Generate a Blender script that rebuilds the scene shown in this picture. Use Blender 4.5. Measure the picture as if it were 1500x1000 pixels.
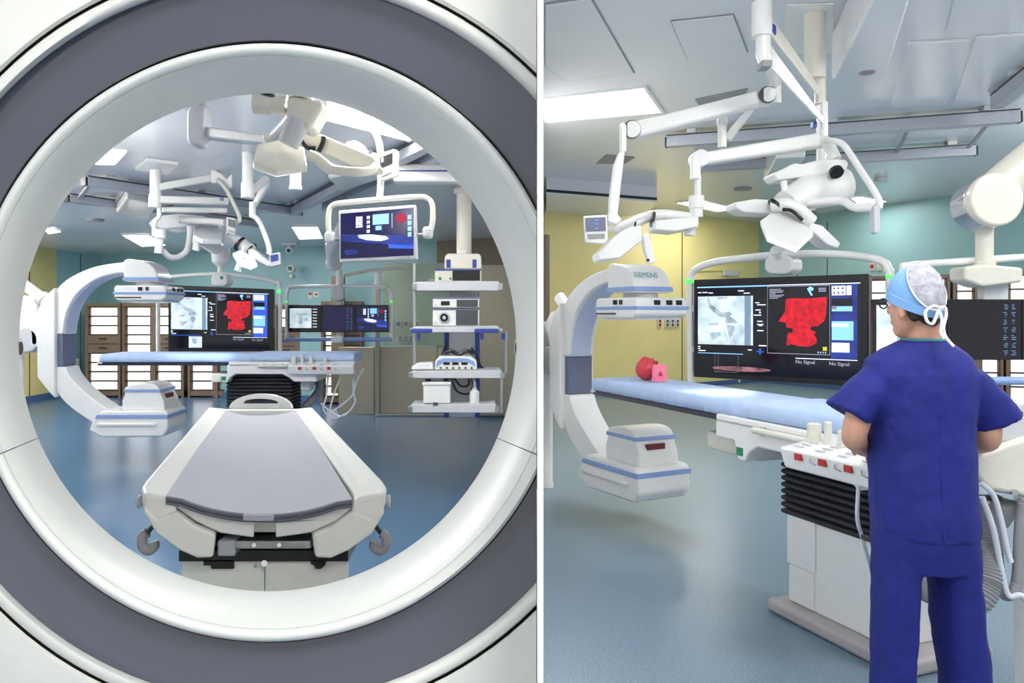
import bpy, bmesh, math, random
from mathutils import Vector, Matrix, noise
random.seed(7)
for o in list(bpy.data.objects): bpy.data.objects.remove(o)
SC = bpy.context.scene
COL = SC.collection
# ------------------------------------------------------------------ camera, world, exposure
F, U0, V0, H = 1100.0, 700.0, 462.0, 1.5
cam = bpy.data.cameras.new('camera'); cam.sensor_width = 36; cam.lens = 36 * F / 1500
cam.shift_x = (750 - U0) / 1500; cam.shift_y = (V0 - 500) / 1500
cam.clip_start = .02; cam.clip_end = 100
co = bpy.data.objects.new('camera', cam); COL.objects.link(co)
co.location = (0, 0, H); co.rotation_euler = (math.pi / 2, 0, 0); SC.camera = co
EXPO = 0.17
SC.view_settings.view_transform = 'Standard'; SC.view_settings.look = 'None'
SC.view_settings.exposure = EXPO; SC.view_settings.gamma = 1; SC.view_settings.use_curve_mapping = False
w = bpy.data.worlds.new('world'); SC.world = w; w.use_nodes = True
w.node_tree.nodes['Background'].inputs[0].default_value = (1, .985, .95, 1)
w.node_tree.nodes['Background'].inputs[1].default_value = .72
PANEL_EMIT = 18        # luminance of the ceiling light panels
ZL, ZR = 2.71, 3.6      # ceiling heights of the two rooms
PX = .0832              # the partition runs along x = PX * y


# ------------------------------------------------------------------ helpers
def P(u, v, d): return Vector(((u - U0) / F * d, d, H + (V0 - v) / F * d))
def PZ(u, v, z):
    d = F * (z - H) / (V0 - v)
    return P(u, v, d)
def lin(c):
    r = []
    for x in c:
        x /= 255
        r.append(x / 12.92 if x <= .04045 else ((x + .055) / 1.055) ** 2.4)
    return r
class Plane:
    """a vertical plane through pixel column u at depth d, turned by yaw degrees"""
    def __init__(s, u, d, yaw=0):
        s.x0, s.y0 = (u - U0) / F * d, d
        a = math.radians(yaw); s.t = Vector((math.cos(a), math.sin(a), 0)); s.n = Vector((-math.sin(a), math.cos(a), 0))
    def pt(s, u, v, off=0):
        rx, rz = (u - U0) / F, (V0 - v) / F
        t = (s.n.x * s.x0 + s.n.y * s.y0) / (s.n.x * rx + s.n.y)
        return Vector((t * rx, t, H + t * rz)) + s.n * off
class B:
    def __init__(s, M=None): s.v = []; s.f = []; s.M = M
    def add(s, vs, fs):
        k = len(s.v)
        s.v += [(s.M @ Vector(p)) if s.M else Vector(p) for p in vs]
        s.f += [[i + k for i in q] for q in fs]
        return s
    def prismv(s, front, off):
        n = len(front); front = [Vector(p) for p in front]
        back = [p + off for p in front]
        return s.add(front + back, [list(range(n))] + [list(range(2 * n - 1, n - 1, -1))] + [[i, i + n, (i + 1) % n + n, (i + 1) % n] for i in range(n)])
    def px(s, out, pl, thick, off=0):
        if not isinstance(pl, Plane): pl = Plane(U0, pl)
        return s.prismv([pl.pt(u, v, off) for u, v in out], pl.n * thick)
    def rect(s, u0, u1, v0, v1, pl, thick, off=0): return s.px([(u0, v0), (u1, v0), (u1, v1), (u0, v1)], pl, thick, off)
    def xz(s, out, y0, y1): return s.prismv([(x, y0, z) for x, z in out], Vector((0, y1 - y0, 0)))
    def box(s, x0, x1, y0, y1, z0, z1): return s.xz([(x0, z0), (x1, z0), (x1, z1), (x0, z1)], y0, y1)
    def rings(s, R, cap=True, closed=False):
        n = len(R[0]); vs = [p for r in R for p in r]; fs = []
        m = len(R)
        for i in range(m if closed else m - 1):
            j = (i + 1) % m
            for k in range(n): fs.append([i * n + k, i * n + (k + 1) % n, j * n + (k + 1) % n, j * n + k])
        if cap and not closed: fs += [list(range(n - 1, -1, -1)), list(range((m - 1) * n, m * n))]
        return s.add(vs, fs)
    def tube(s, pts, r, seg=10, sm=0):
        pts = [Vector(p) for p in pts]
        if sm: pts = smooth(pts, sm)
        rs = r if isinstance(r, (list, tuple)) else [r] * len(pts)
        if len(rs) != len(pts): rs = [rs[0] + (rs[-1] - rs[0]) * i / (len(pts) - 1) for i in range(len(pts))]
        R = []; nrm = None
        for i, p in enumerate(pts):
            a = pts[max(0, i - 1)]; c = pts[min(len(pts) - 1, i + 1)]; t = (c - a).normalized()
            if nrm is None: nrm = t.orthogonal().normalized()
            else: nrm = (nrm - t * nrm.dot(t)).normalized()
            bn = t.cross(nrm)
            R.append([p + (nrm * math.cos(q) + bn * math.sin(q)) * rs[i] for q in [2 * math.pi * k / seg for k in range(seg)]])
        return s.rings(R)
    def cyl(s, a, c, r, r2=None, seg=20): return s.tube([a, c], [r, r if r2 is None else r2], seg)
    def ell(s, c, rad, seg=16, rg=10, M=None):
        c = Vector(c); R = []
        for i in range(rg + 1):
            th = math.pi * (i + .02) / (rg + .04)
            ring = []
            for k in range(seg):
                q = Vector((rad[0] * math.sin(th) * math.cos(2 * math.pi * k / seg), rad[1] * math.sin(th) * math.sin(2 * math.pi * k / seg), -rad[2] * math.cos(th)))
                ring.append(c + (M @ q if M else q))
            R.append(ring)
        return s.rings(R)
def smooth(pts, n):
    """Catmull-Rom through the points"""
    out = []
    q = [pts[0]] + list(pts) + [pts[-1]]
    for i in range(1, len(q) - 2):
        a, b, c, d = q[i - 1], q[i], q[i + 1], q[i + 2]
        for k in range(n):
            t = k / n
            out.append(.5 * ((2 * b) + (c - a) * t + (2 * a - 5 * b + 4 * c - d) * t * t + (3 * b - a - 3 * c + d) * t ** 3))
    out.append(pts[-1]); return out
OFF = {}
def mk(name, b, mat, parent=None, bevel=0, ang=40, loc=None, seg=2, mods=()):
    off = OFF[parent.name] if parent else loc
    me = bpy.data.meshes.new(name)
    me.from_pydata([tuple(p - off) for p in b.v], [], b.f)
    bm = bmesh.new(); bm.from_mesh(me); bmesh.ops.recalc_face_normals(bm, faces=bm.faces[:]); bm.to_mesh(me); bm.free()
    me.polygons.foreach_set('use_smooth', [True] * len(me.polygons))
    me.set_sharp_from_angle(angle=math.radians(ang))
    me.materials.append(mat)
    o = bpy.data.objects.new(name, me); COL.objects.link(o)
    if parent: o.parent = parent; OFF[o.name] = off
    else: o.location = off; OFF[o.name] = off
    if bevel:
        m = o.modifiers.new('bevel', 'BEVEL'); m.width = bevel; m.segments = seg; m.limit_method = 'ANGLE'; m.angle_limit = math.radians(32); m.harden_normals = True
    return o
def base_of(b):
    xs = [p.x for p in b.v]; ys = [p.y for p in b.v]; zs = [p.z for p in b.v]
    return Vector(((min(xs) + max(xs)) / 2, (min(ys) + max(ys)) / 2, min(zs)))
def tag(o, label, cat, group=None):
    o['label'] = label; o['category'] = cat
    if group: o['group'] = group
    return o
def thing(name, label, cat, loc, group=None):
    o = bpy.data.objects.new(name, None); COL.objects.link(o); o.location = loc; o.empty_display_size = .1; OFF[o.name] = Vector(loc)
    return tag(o, label, cat, group)
def solo(name, label, cat, b, mat, bevel=0, group=None, ang=40): return tag(mk(name, b, mat, None, bevel, ang, base_of(b)), label, cat, group)
def struct(name, b, mat, bevel=0):
    o = mk(name, b, mat, None, bevel, 40, base_of(b)); o['kind'] = 'structure'; return o
def text(name, s, parent, mat, origin, right, size, up=Vector((0, 0, 1)), depth=.001):
    cu = bpy.data.curves.new('txt', 'FONT'); cu.body = s; cu.size = size; cu.extrude = depth; cu.resolution_u = 2
    to = bpy.data.objects.new('txt', cu); COL.objects.link(to)
    dg = bpy.context.evaluated_depsgraph_get(); me = bpy.data.meshes.new_from_object(to.evaluated_get(dg))
    bpy.data.objects.remove(to)
    r = right.normalized(); u = (up - r * up.dot(r)).normalized(); n = r.cross(u)
    M = Matrix((( r.x, u.x, n.x, origin.x), (r.y, u.y, n.y, origin.y), (r.z, u.z, n.z, origin.z), (0, 0, 0, 1)))
    me.transform(Matrix.Translation(-OFF[parent.name]) @ M); me.materials.clear(); me.materials.append(mat)
    o = bpy.data.objects.new(name, me); COL.objects.link(o); o.parent = parent; OFF[o.name] = OFF[parent.name]
    return o


# ------------------------------------------------------------------ materials
MT = {}
def mat(name, c, rough=.45, metal=0, var=.04, scale=30, bump=0, coat=0, emit=0, alpha=1, trans=0, c2=None, stretch=None, sub=0):
    m = bpy.data.materials.new(name); m.use_nodes = True; nt = m.node_tree; N = nt.nodes; L = nt.links
    p = N['Principled BSDF']; c = lin(c)
    tc = N.new('ShaderNodeTexCoord'); mp = N.new('ShaderNodeMapping'); L.new(tc.outputs['Object'], mp.inputs[0])
    if stretch: mp.inputs['Scale'].default_value = stretch
    nz = N.new('ShaderNodeTexNoise'); nz.inputs['Scale'].default_value = scale; nz.inputs['Detail'].default_value = 4; L.new(mp.outputs[0], nz.inputs[0])
    rp = N.new('ShaderNodeValToRGB'); L.new(nz.outputs[0], rp.inputs[0])
    rp.color_ramp.elements[0].position = .3; rp.color_ramp.elements[1].position = .7
    a = [max(0, x * (1 - var)) for x in c]; d = lin(c2) if c2 else [min(1, x * (1 + var)) for x in c]
    rp.color_ramp.elements[0].color = (*a, 1); rp.color_ramp.elements[1].color = (*d, 1)
    L.new(rp.outputs[0], p.inputs['Base Color'])
    p.inputs['Roughness'].default_value = rough; p.inputs['Metallic'].default_value = metal
    p.inputs['Coat Weight'].default_value = coat; p.inputs['Coat Roughness'].default_value = .05
    p.inputs['Transmission Weight'].default_value = trans; p.inputs['Alpha'].default_value = alpha
    if sub: p.inputs['Subsurface Weight'].default_value = sub; p.inputs['Subsurface Radius'].default_value = (.01, .004, .002)
    if bump:
        bp = N.new('ShaderNodeBump'); bp.inputs['Strength'].default_value = bump; bp.inputs['Distance'].default_value = .01
        L.new(nz.outputs[0], bp.inputs['Height']); L.new(bp.outputs[0], p.inputs['Normal'])
    if emit:
        L.new(rp.outputs[0], p.inputs['Emission Color']); p.inputs['Emission Strength'].default_value = emit
    MT[name] = m; return m
W_ = mat('white_enamel', (232, 232, 230), .3, coat=.3, var=.02)
WARM = mat('warm_white_enamel', (226, 222, 208), .32, coat=.25, var=.02)
COVER = mat('gantry_cover', (232, 232, 226), .42, var=.015)
RIM = mat('gantry_rim', (224, 226, 222), .38, var=.015)
SLATE = mat('slate_acrylic', (76, 80, 94), .1, coat=1, var=.05, scale=3)
SEAM = mat('dark_seam', (40, 42, 46), .7)
LGREY = mat('light_grey_plastic', (200, 202, 206), .4)
MGREY = mat('mid_grey_plastic', (150, 150, 152), .5)
DGREY = mat('dark_grey_plastic', (72, 74, 80), .5)
BLACK = mat('black_plastic', (22, 22, 26), .35)
RUBBER = mat('black_rubber', (38, 36, 44), .6)
STEEL = mat('brushed_steel', (176, 178, 182), .32, metal=1, scale=60, var=.12, stretch=(1, 1, 20))
STEELW = mat('steel_wall_panel', (178, 170, 150), .28, metal=.8, scale=20, var=.1, stretch=(1, 1, 12))
ALU = mat('anodised_aluminium', (176, 180, 190), .35, metal=.15, var=.05)
CHROME = mat('chrome', (215, 215, 218), .12, metal=1)
BSTRIPE = mat('pale_blue_stripe', (138, 164, 214), .35)
BSLATE = mat('blue_grey_panel', (102, 108, 132), .4)
NAVY = mat('blue_plastic', (44, 66, 150), .4)
PAD = mat('grey_vinyl', (180, 181, 190), .55, bump=.05, scale=120)
PIPING = mat('dark_piping', (96, 98, 112), .5)
SHEET = mat('pale_blue_sheet', (176, 198, 232), .6, var=.05, scale=16, bump=.5)
CEIL = mat('ceiling_lacquer', (240, 241, 244), .22, var=.015, scale=2)
CEILR = mat('ceiling_lacquer_cool', (228, 230, 236), .2, var=.015, scale=2)
TEAL = mat('teal_wall_paint', (146, 188, 193), .38, var=.03, scale=2)
YEL = mat('yellow_wall_paint', (236, 220, 150), .42, var=.03, scale=2)
TAUPE = mat('taupe_wall_panel', (126, 112, 92), .5, var=.05)
FLO = mat('blue_vinyl_floor', (68, 104, 140), .24, var=.22, scale=160, c2=(94, 126, 158))
FLOR = mat('grey_blue_vinyl_floor', (108, 134, 156), .3, var=.2, scale=120, c2=(140, 161, 177))
BASEB = mat('blue_baseboard', (78, 108, 156), .4)
WHITEW = mat('white_partition', (252, 252, 252), .8, var=.005)
CAB = mat('brown_cabinet_laminate', (128, 108, 92), .45, var=.1, scale=12)
CABD = mat('dark_shelf_edge', (62, 52, 46), .5)
SHELFL = mat('lit_shelf_panel', (255, 250, 240), .5, emit=1.0, var=.02)
LIGHT = mat('light_diffuser', (255, 253, 248), .5, emit=PANEL_EMIT, var=.003)
LAMPG = mat('lamp_lens', (240, 244, 255), .2, emit=.7)
LILAC_TINT = mat('painted_lilac_light_tint', (190, 197, 222), .35)
STEXT = mat('screen_dim_text', (96, 130, 168), .4, emit=.35)
SCREEN = mat('screen_black', (18, 17, 30), .12)
SCREENB = mat('screen_navy', (18, 18, 66), .15, emit=.5, var=.3, scale=4)
XRAY = mat('xray_image', (150, 168, 178), .3, emit=.85, scale=7, var=.1, c2=(216, 230, 234))
XDARK = mat('xray_bone_shadow', (116, 132, 144), .3, emit=.7, scale=14, c2=(184, 198, 206))
XBAND = mat('xray_grey_band', (112, 134, 156), .3, emit=.7)
REDI = mat('red_rendering', (176, 10, 26), .4, emit=.8, scale=26, var=.3, c2=(206, 18, 40))
SWHITE = mat('screen_white', (222, 232, 244), .3, emit=.9)
SGREY = mat('screen_grey_text', (150, 156, 172), .3, emit=.7)
SBLUE = mat('screen_blue', (46, 84, 196), .3, emit=.8)
SCYAN = mat('screen_cyan', (130, 190, 236), .3, emit=.85)
SPINK = mat('painted_reflection_pink', (40, 26, 40), .3, emit=.7, scale=9, c2=(190, 130, 136))
SGLOW = mat('screen_glow_white', (180, 210, 255), .3, emit=1.1, scale=4, c2=(250, 252, 255))
SDBLUE = mat('screen_deep_blue', (26, 36, 110), .3, emit=.7, scale=5, var=.5, c2=(40, 60, 150))
GREEN = mat('green_lamp', (90, 230, 110), .4, emit=.8)
GREENS = mat('green_sign', (24, 130, 90), .5)
REDS = mat('red_button', (176, 34, 38), .4)
REDP = mat('red_phantom_resin', (206, 62, 74), .4, sub=.1, bump=.3, scale=40)
PINKP = mat('pink_phantom_plate', (236, 120, 150), .35)
PURP = mat('mauve_ring', (172, 150, 176), .5)
OUTL = mat('outlet_plate', (214, 206, 190), .5)
SCRUB = mat('royal_blue_scrubs', (13, 24, 112), .8, var=.12, scale=12, bump=.6, stretch=(1, 1, .35))
SKIN = mat('skin', (198, 150, 126), .5, sub=.15, var=.06)
HAIR = mat('dark_hair', (34, 28, 26), .6, scale=200, var=.4)
CAPB = mat('light_blue_cap_fabric', (122, 168, 220), .8, bump=.1, scale=90)
CAPG = mat('white_gauze_fabric', (150, 152, 162), .85, bump=.5, scale=50, var=.12, c2=(186, 188, 196))
HOSE = mat('grey_ribbed_hose', (140, 142, 146), .5)
CABLE = mat('pale_cable', (206, 210, 220), .5)
BEIGEC = mat('beige_housing', (214, 212, 200), .4)
FOOTP = mat('grey_floor_plate', (176, 172, 172), .5)
CARBON = mat('dark_carbon', (28, 28, 50), .3, coat=.3)
GLASS = mat('greenish_glass', (200, 220, 205), .04, alpha=.22)
PALEG = mat('pale_green_panel', (178, 190, 160), .4)
SHOE = mat('brown_shoe', (62, 44, 38), .5)

# ------------------------------------------------------------------ room shell
def poly_slab(pts, z0, z1):
    b = B(); b.prismv([(x, y, z0) for x, y in pts], Vector((0, 0, z1 - z0))); return b
def uxd(u, d): return ((u - U0) / F * d, d)
lfloor = [(-9, -2.5), (.0835, -2.5), (.0835, 1.0), (PX * 16, 16), (-9, 16)]
rfloor = [(.0835, -2.5), (10.5, -2.5), (10.5, 19), (PX * 19, 19), (.0835, 1.0)]
struct('floor_left', poly_slab(lfloor, -.1, 0), FLO)
struct('floor_right', poly_slab(rfloor, -.1, 0), FLOR)
struct('ceiling_left', poly_slab(lfloor, ZL, ZL + .1), CEIL)
struct('ceiling_right', poly_slab(rfloor, ZR, ZR + .1), CEILR)
c, s_ = 1 / math.hypot(1, PX), PX / math.hypot(1, PX)
hw = .0041
def partp(d, side): return (PX * d + side * hw * c, d - side * hw * s_)
struct('wall_partition', poly_slab([partp(1, -1), partp(1, 1), partp(19, 1), partp(19, -1)], 0, ZR + .1), WHITEW)
def wall(name, a, bb, z1, m, th=.12, base=None, bname=None):
    a, bb = Vector((*uxd(*a), 0)), Vector((*uxd(*bb), 0)); t = (bb - a).normalized(); n = Vector((-t.y, t.x, 0))
    if n.y < 0: n = -n
    b = B(); b.prismv([a, bb, bb + Vector((0, 0, z1)), a + Vector((0, 0, z1))], n * th); o = struct(name, b, m)
    if base:
        k = B(); k.prismv([a, bb, bb + Vector((0, 0, .1)), a + Vector((0, 0, .1))], -n * .012); struct(bname, k, base)
    return a, bb, t, n
wall('wall_left', (-90, 10.9), (83, 13.9), ZL, YEL, base=BASEB, bname='baseboard_left')
wall('wall_corner', (83, 13.9), (148, 14.8), ZL, TEAL, base=BASEB, bname='baseboard_corner')
wall('wall_back', (148, 14.8), (640, 12.3), ZL, TEAL, base=BASEB, bname='baseboard_back')
wall('wall_right', (640, 12.25), (800, 11.2), ZL, TAUPE)
wall('wall_side', (798, 13.3), (1112, 17), ZR, YEL, base=BASEB, bname='baseboard_side')
wall('wall_rear', (1112, 17), (1570, 11.5), ZR, TEAL, base=BASEB, bname='baseboard_rear')
# wall joints: narrow reveals in the painted wall cladding
k = 0
def reveal(pl, u, v0, v1):
    global k; k += 1
    b = B(); b.rect(u - .5, u + .5, v0, v1, pl, .01, -.006); struct('trim_%d' % k, b, SEAM)
WY = Plane(798, 13.3, math.degrees(math.atan2(17 - 13.3, uxd(1112, 17)[0] - uxd(798, 13.3)[0])))
WT = Plane(1112, 17, math.degrees(math.atan2(11.5 - 17, uxd(1570, 11.5)[0] - uxd(1112, 17)[0])))
WBK = Plane(148, 14.8, math.degrees(math.atan2(12.3 - 14.8, uxd(640, 12.3)[0] - uxd(148, 14.8)[0])))
WL = Plane(83, 13.9, math.degrees(math.atan2(13.9 - 10.9, uxd(83, 13.9)[0] - uxd(-90, 10.9)[0])))
for u, v0, v1 in ((999, 316, 566), (1168, 330, 420), (1212, 325, 420)): reveal(WY if u < 1100 else WT, u, v0, v1)
for u, v0, v1 in ((118, 372, 576), (43, 362, 590)): reveal(Plane(83, 13.9, 34) if u > 83 else WL, u, v0, v1)
# soffit along the yellow wall of the right room
b = B(); sp_ = PZ(797.5, 284, 3.34) + Vector((.03, 0, 0)); b.prismv([sp_, PZ(962, 296, 3.34), PZ(950, 312, 3.34), PZ(797.5, 333, 3.34) + Vector((.03, 0, 0))], Vector((0, 0, .26)))
struct('trim_soffit', b, CEILR)
b = B(); b.prismv([sp_ + Vector((0, 0, .03)), PZ(962, 296, 3.34) + Vector((0, 0, .03)), PZ(962, 296, 3.34) + Vector((0, 0, .07)), sp_ + Vector((0, 0, .07))], Vector((.002, -.02, 0))); struct('trim_soffit_gap_shadow', b, SEAM)  # dark strip painting the shadow of the gap along the soffit edge


# ------------------------------------------------------------------ ceiling fittings
def ceiling_light(corners, z, label, group='ceiling light panels'):
    pts = [PZ(u, v, z) for u, v in corners]; c = sum(pts, Vector()) / 4
    t = thing('ceiling_light', label, 'light', c, group)
    f = B(); inn = [p + (c - p) * .06 for p in pts]
    for i in range(4): f.prismv([pts[i], pts[(i + 1) % 4], inn[(i + 1) % 4], inn[i]], Vector((0, 0, -.018)))
    mk('frame', f, W_, t)
    d = B(); d.prismv([p + Vector((0, 0, -.001)) for p in inn], Vector((0, 0, -.008))); mk('diffuser', d, LIGHT, t)
def unseen_light_xy(x, y, sx, sy, z, label, drop=.22):  # lights out of view, with deep glowing sides added to brighten the ceilings
    c = Vector((x, y, z)); t = thing('ceiling_light', label, 'light', c, 'ceiling light panels')
    pts = [c + Vector((a * sx, e * sy, 0)) for a, e in ((-1, -1), (1, -1), (1, 1), (-1, 1))]
    inn = [p + (c - p) * .06 for p in pts]
    f = B(); f.prismv(pts, Vector((0, 0, -.018))); mk('frame', f, W_, t)
    d = B(); d.prismv([p + Vector((0, 0, -.018)) for p in inn], Vector((0, 0, -drop))); mk('diffuser', d, LIGHT, t, .01)
e = ZL - .001
ceiling_light([(426, 330), (466, 330), (474, 348), (438, 349)], e, 'square ceiling light panel above the white ceiling camera')
ceiling_light([(178, 343), (218, 342), (244, 358), (208, 360)], e, 'ceiling light panel above the curved C-arm beyond the scanner ring')
ceiling_light([(66, 335), (80, 333), (90, 338), (70, 341)], e, 'small far ceiling light panel at the yellow wall corner')
ceiling_light([(160, 218), (186, 220), (168, 239), (138, 238)], e, 'ceiling light panel cut by upper left of the scanner ring')
ceiling_light([(478, 120), (640, 120), (628, 212), (470, 172)], e, 'large bright ceiling light panel behind the hanging monitor tube')
unseen_light_xy(-1.3, -.3, .2, .2, e, 'unseen ceiling light panel above the front of the scanner ring')
unseen_light_xy(-4.65, 6.4, .3, .35, e, 'added surface ceiling light hidden left of the scanner ring, nearer the C-arm')  # hidden lights added to brighten the left room and its ceiling
unseen_light_xy(-6.3, 8.4, .5, .8, e, 'added unseen surface ceiling light far left beyond the C-arm stand')
unseen_light_xy(-2.75, 4.3, .3, .5, e, 'added ceiling light panel hidden above the scanner ring on the left')
e = ZR - .001
ceiling_light([(797.5, 142), (947, 125), (973, 163), (797.5, 178)], e, 'long bright ceiling light panel at left of the control panel arm')
ceiling_light([(988, 296), (1024, 291), (1080, 305), (1052, 309)], e, 'far ceiling light panel in front of the yellow wall')
ceiling_light([(1244, 288), (1262, 287), (1300, 294), (1262, 301)], e, 'far ceiling light panel before the teal wall corner')
unseen_light_xy(1.6, 1.6, .36, .36, e, 'unseen ceiling light panel overhead of the person in blue scrubs', .3)  # lights out of view, hung low to brighten the right ceiling
unseen_light_xy(4.6, 2.6, .4, .55, e, 'unseen ceiling light panel to the right of the person in blue scrubs', .3)
unseen_light_xy(1.2, -.9, .7, .5, e, 'unseen ceiling light panel behind the person in blue scrubs')
unseen_light_xy(7.0, 7.0, .5, 1.0, e, 'unseen ceiling light panel to the right beyond the mast arm', .3)
def rail(a, c, z, hgt, wid, label, group, m=ALU):
    p, q = PZ(*a, z), PZ(*c, z); t = (q - p); L = t.length; t.normalize(); n = Vector((-t.y, t.x, 0))
    o = thing('ceiling_rail', label, 'rail', (p + q) / 2 , group)
    b = B(); up = Vector((0, 0, 1))
    b.prismv([p - n * wid, p + n * wid, p + n * wid + up * hgt, p - n * wid + up * hgt], t * L); mk('beam', b, m, o, .006)
    b = B(); b.prismv([p - n * wid * 1.1 + up * hgt, p + n * wid * 1.1 + up * hgt, p + n * wid * 1.1 + up * (hgt + .01), p - n * wid * 1.1 + up * (hgt + .01)], t * L); mk('lip', b, DGREY, o)
    for s in (.08, .5, .92):
        b = B(); x = p + t * L * s; zc = ZL if z < ZL else ZR
        b.prismv([x - n * wid * 1.6 - t * .05 + up * (hgt + .01), x + n * wid * 1.6 - t * .05 + up * (hgt + .01), x + n * wid * 1.6 + t * .05 + up * (hgt + .01), x - n * wid * 1.6 + t * .05 + up * (hgt + .01)], up * (zc - z - hgt - .01)); mk('bracket', b, LGREY, o, .008)
    for x, s in ((p, -1), (q, 1)):
        b = B(); b.prismv([x - n * wid * .9, x + n * wid * .9, x + n * wid * .9 + up * hgt * .9, x - n * wid * .9 + up * hgt * .9], t * s * .02); mk('end_cap', b, BLACK, o)
    return o
G = 'ceiling rails beyond the scanner ring'
rail((125, 272), (438, 316), 2.6, .075, .045, 'grey ceiling rail running to the centre above the left lamp column', G)
r_l = rail((99, 296), (374, 332), 2.6, .075, .045, 'grey ceiling rail with black end cap at the far left', G)
rail((430, 314), (640, 214), 2.6, .075, .045, 'grey ceiling rail rising to the right behind the hexagonal lamp head', G)
r_m = rail((478, 309), (668, 222), 2.6, .075, .045, 'grey ceiling rail with black end cap above the hanging monitor', G)
G = 'ceiling rails of the right room'
rail((977, 216), (1492, 180), 3.42, .12, .06, 'long pale ceiling rail crossing behind the lamp columns', G)
r_r = rail((1020, 252), (1428, 228), 3.42, .12, .06, 'shorter grey ceiling rail with black ends behind the pale one', G)
rail((1462, 158), (1540, 100), 3.42, .12, .06, 'ceiling rail at far upper right corner beyond the long rail', G)
def strut(o, a, za, c_, zc_):
    p, q = PZ(*a, za), PZ(*c_, zc_); n = Vector((.02, 0, 0)); b = B(); b.prismv([p - n, p + n, p + n + Vector((0, 0, .02)), p - n + Vector((0, 0, .02))], q - p); mk('cross_strut', b, MGREY, o)
for a, c_ in (((1308, 234), (1330, 192)), ((1410, 228), (1446, 184)), ((1046, 249), (1066, 211))): strut(r_r, a, 3.5, c_, 3.5)
for a, c_ in (((112, 296), (134, 270)), ((165, 303), (190, 278))): strut(r_l, a, 2.64, c_, 2.64)
for a, c_ in (((520, 288), (486, 285)), ((590, 256), (560, 250))): strut(r_m, a, 2.64, c_, 2.64)
def ceil_panel(pts, z, th, m, name, label, cat, bevel=.004, group=None):
    b = B(); b.prismv([PZ(u, v, z) for u, v in pts], Vector((0, 0, th))); return solo(name, label, cat, b, m, bevel, group)
ceil_panel([(170, 312), (186, 290), (232, 300), (218, 322)], 2.56, .149, W_, 'ceiling_cover', 'white rail carriage cover box above the left C-arm', 'cover', .02)
ceil_panel([(480, 262), (545, 248), (560, 262), (500, 282)], 2.55, .159, W_, 'ceiling_cover', 'white rail carriage cover box behind the hexagonal lamp arm', 'cover', .02)
ceil_panel([(198, 249), (214, 236), (262, 242), (246, 256)], 2.68, .029, W_, 'ceiling_plate', 'white ceiling plate holding the left lamp column', 'plate')
ceil_panel([(1118, 266), (1136, 232), (1180, 230), (1164, 262)], 3.3, .299, W_, 'ceiling_cover', 'white rail carriage cover above the large hexagonal lamp', 'cover', .02)
ceil_panel([(1218, 118), (1290, -22), (1340, -22), (1296, 118)], 3.25, .349, CEILR, 'ceiling_cover', 'big white ceiling cover box with a mauve ring', 'cover', .02)
ceil_panel([(1150, 30), (1152, 8), (1222, 6), (1220, 78), (1152, 80)], 3.585, .014, W_, 'ceiling_plate', 'white ceiling plate of the thick lamp column', 'plate')
ceil_panel([(1236, 70), (1238, 10), (1268, 2), (1252, 66)], 3.585, .014, WARM, 'ceiling_plate', 'second white ceiling plate beside the thick lamp column', 'plate')
ceil_panel([(873, 240), (888, 227), (930, 231), (916, 240)], 3.59, .009, MGREY, 'ceiling_vent', 'grey square ceiling vent near the swing arm', 'vent')
ceil_panel([(1018, 146), (1096, 130), (1088, 148), (1026, 158)], 3.59, .009, MGREY, 'ceiling_vent', 'grey ceiling vent behind the long swing arm', 'vent')
def ceil_disc(u, v, z, r, name, label, cat, m):
    p = PZ(u, v, z); b = B(); b.cyl(p, p + Vector((0, 0, (ZL if z < ZL else ZR) - z - .001)), r, seg=24); return solo(name, label, cat, b, m, .004)
ceil_disc(1088, 278, 3.57, .14, 'ceiling_speaker', 'round grey ceiling speaker behind the lamps', 'speaker', MGREY)
ceil_disc(1290, 266, 3.54, .09, 'smoke_detector', 'small round ceiling smoke detector beyond the rails', 'detector', LGREY)
ceil_disc(140, 324, 2.69, .1, 'ceiling_speaker', 'round grey ceiling speaker by the left rail end', 'speaker', MGREY)
p = PZ(1270, 106, 3.25); b = B(); b.cyl(p, p - Vector((0, 0, .006)), .055, seg=28); b2 = b
t = thing('ceiling_dock', 'mauve ring dock under the big white ceiling cover', 'dock', p, None); mk('ring', b, PURP, t); b = B(); b.cyl(p, p - Vector((0, 0, .01)), .036, seg=28); mk('cap', b, MGREY, t)
# ceiling panels with raised frames, upper right
for i, (pts, lb) in enumerate((([(1330, 60), (1420, 56), (1388, 150), (1300, 158)], 'glossy framed ceiling panel beside the white cover box'), ([(1428, 52), (1520, 46), (1480, 142), (1396, 150)], 'glossy framed ceiling panel at far upper right'), ([(1400, -20), (1520, -20), (1500, 36), (1384, 44)], 'glossy framed ceiling panel cut by the top right corner'), ([(982, 30), (1075, 20), (1096, 76), (1006, 86)], 'flush access hatch in the ceiling left of the upper lamp joint'), ([(797.5, 4), (866, -6), (930, 106), (828, 118), (797.5, 96)], 'large flush grey ceiling panel above the long light panel'))):
    q = [PZ(u, v, ZR - .002) for u, v in pts]; c_ = sum(q, Vector()) / len(q); t = thing('ceiling_panel', lb, 'panel', c_, 'ceiling panels')
    b = B(); inn = [x + (c_ - x) * .03 for x in q]; b.prismv(inn, Vector((0, 0, -.012))); mk('sheet', b, CEILR, t, .003)
    f = B()
    for j in range(len(q)): f.prismv([q[j], q[(j + 1) % len(q)], inn[(j + 1) % len(q)], inn[j]], Vector((0, 0, -.005)))
    mk('frame', f, W_ if i < 3 else MGREY, t)

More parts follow.
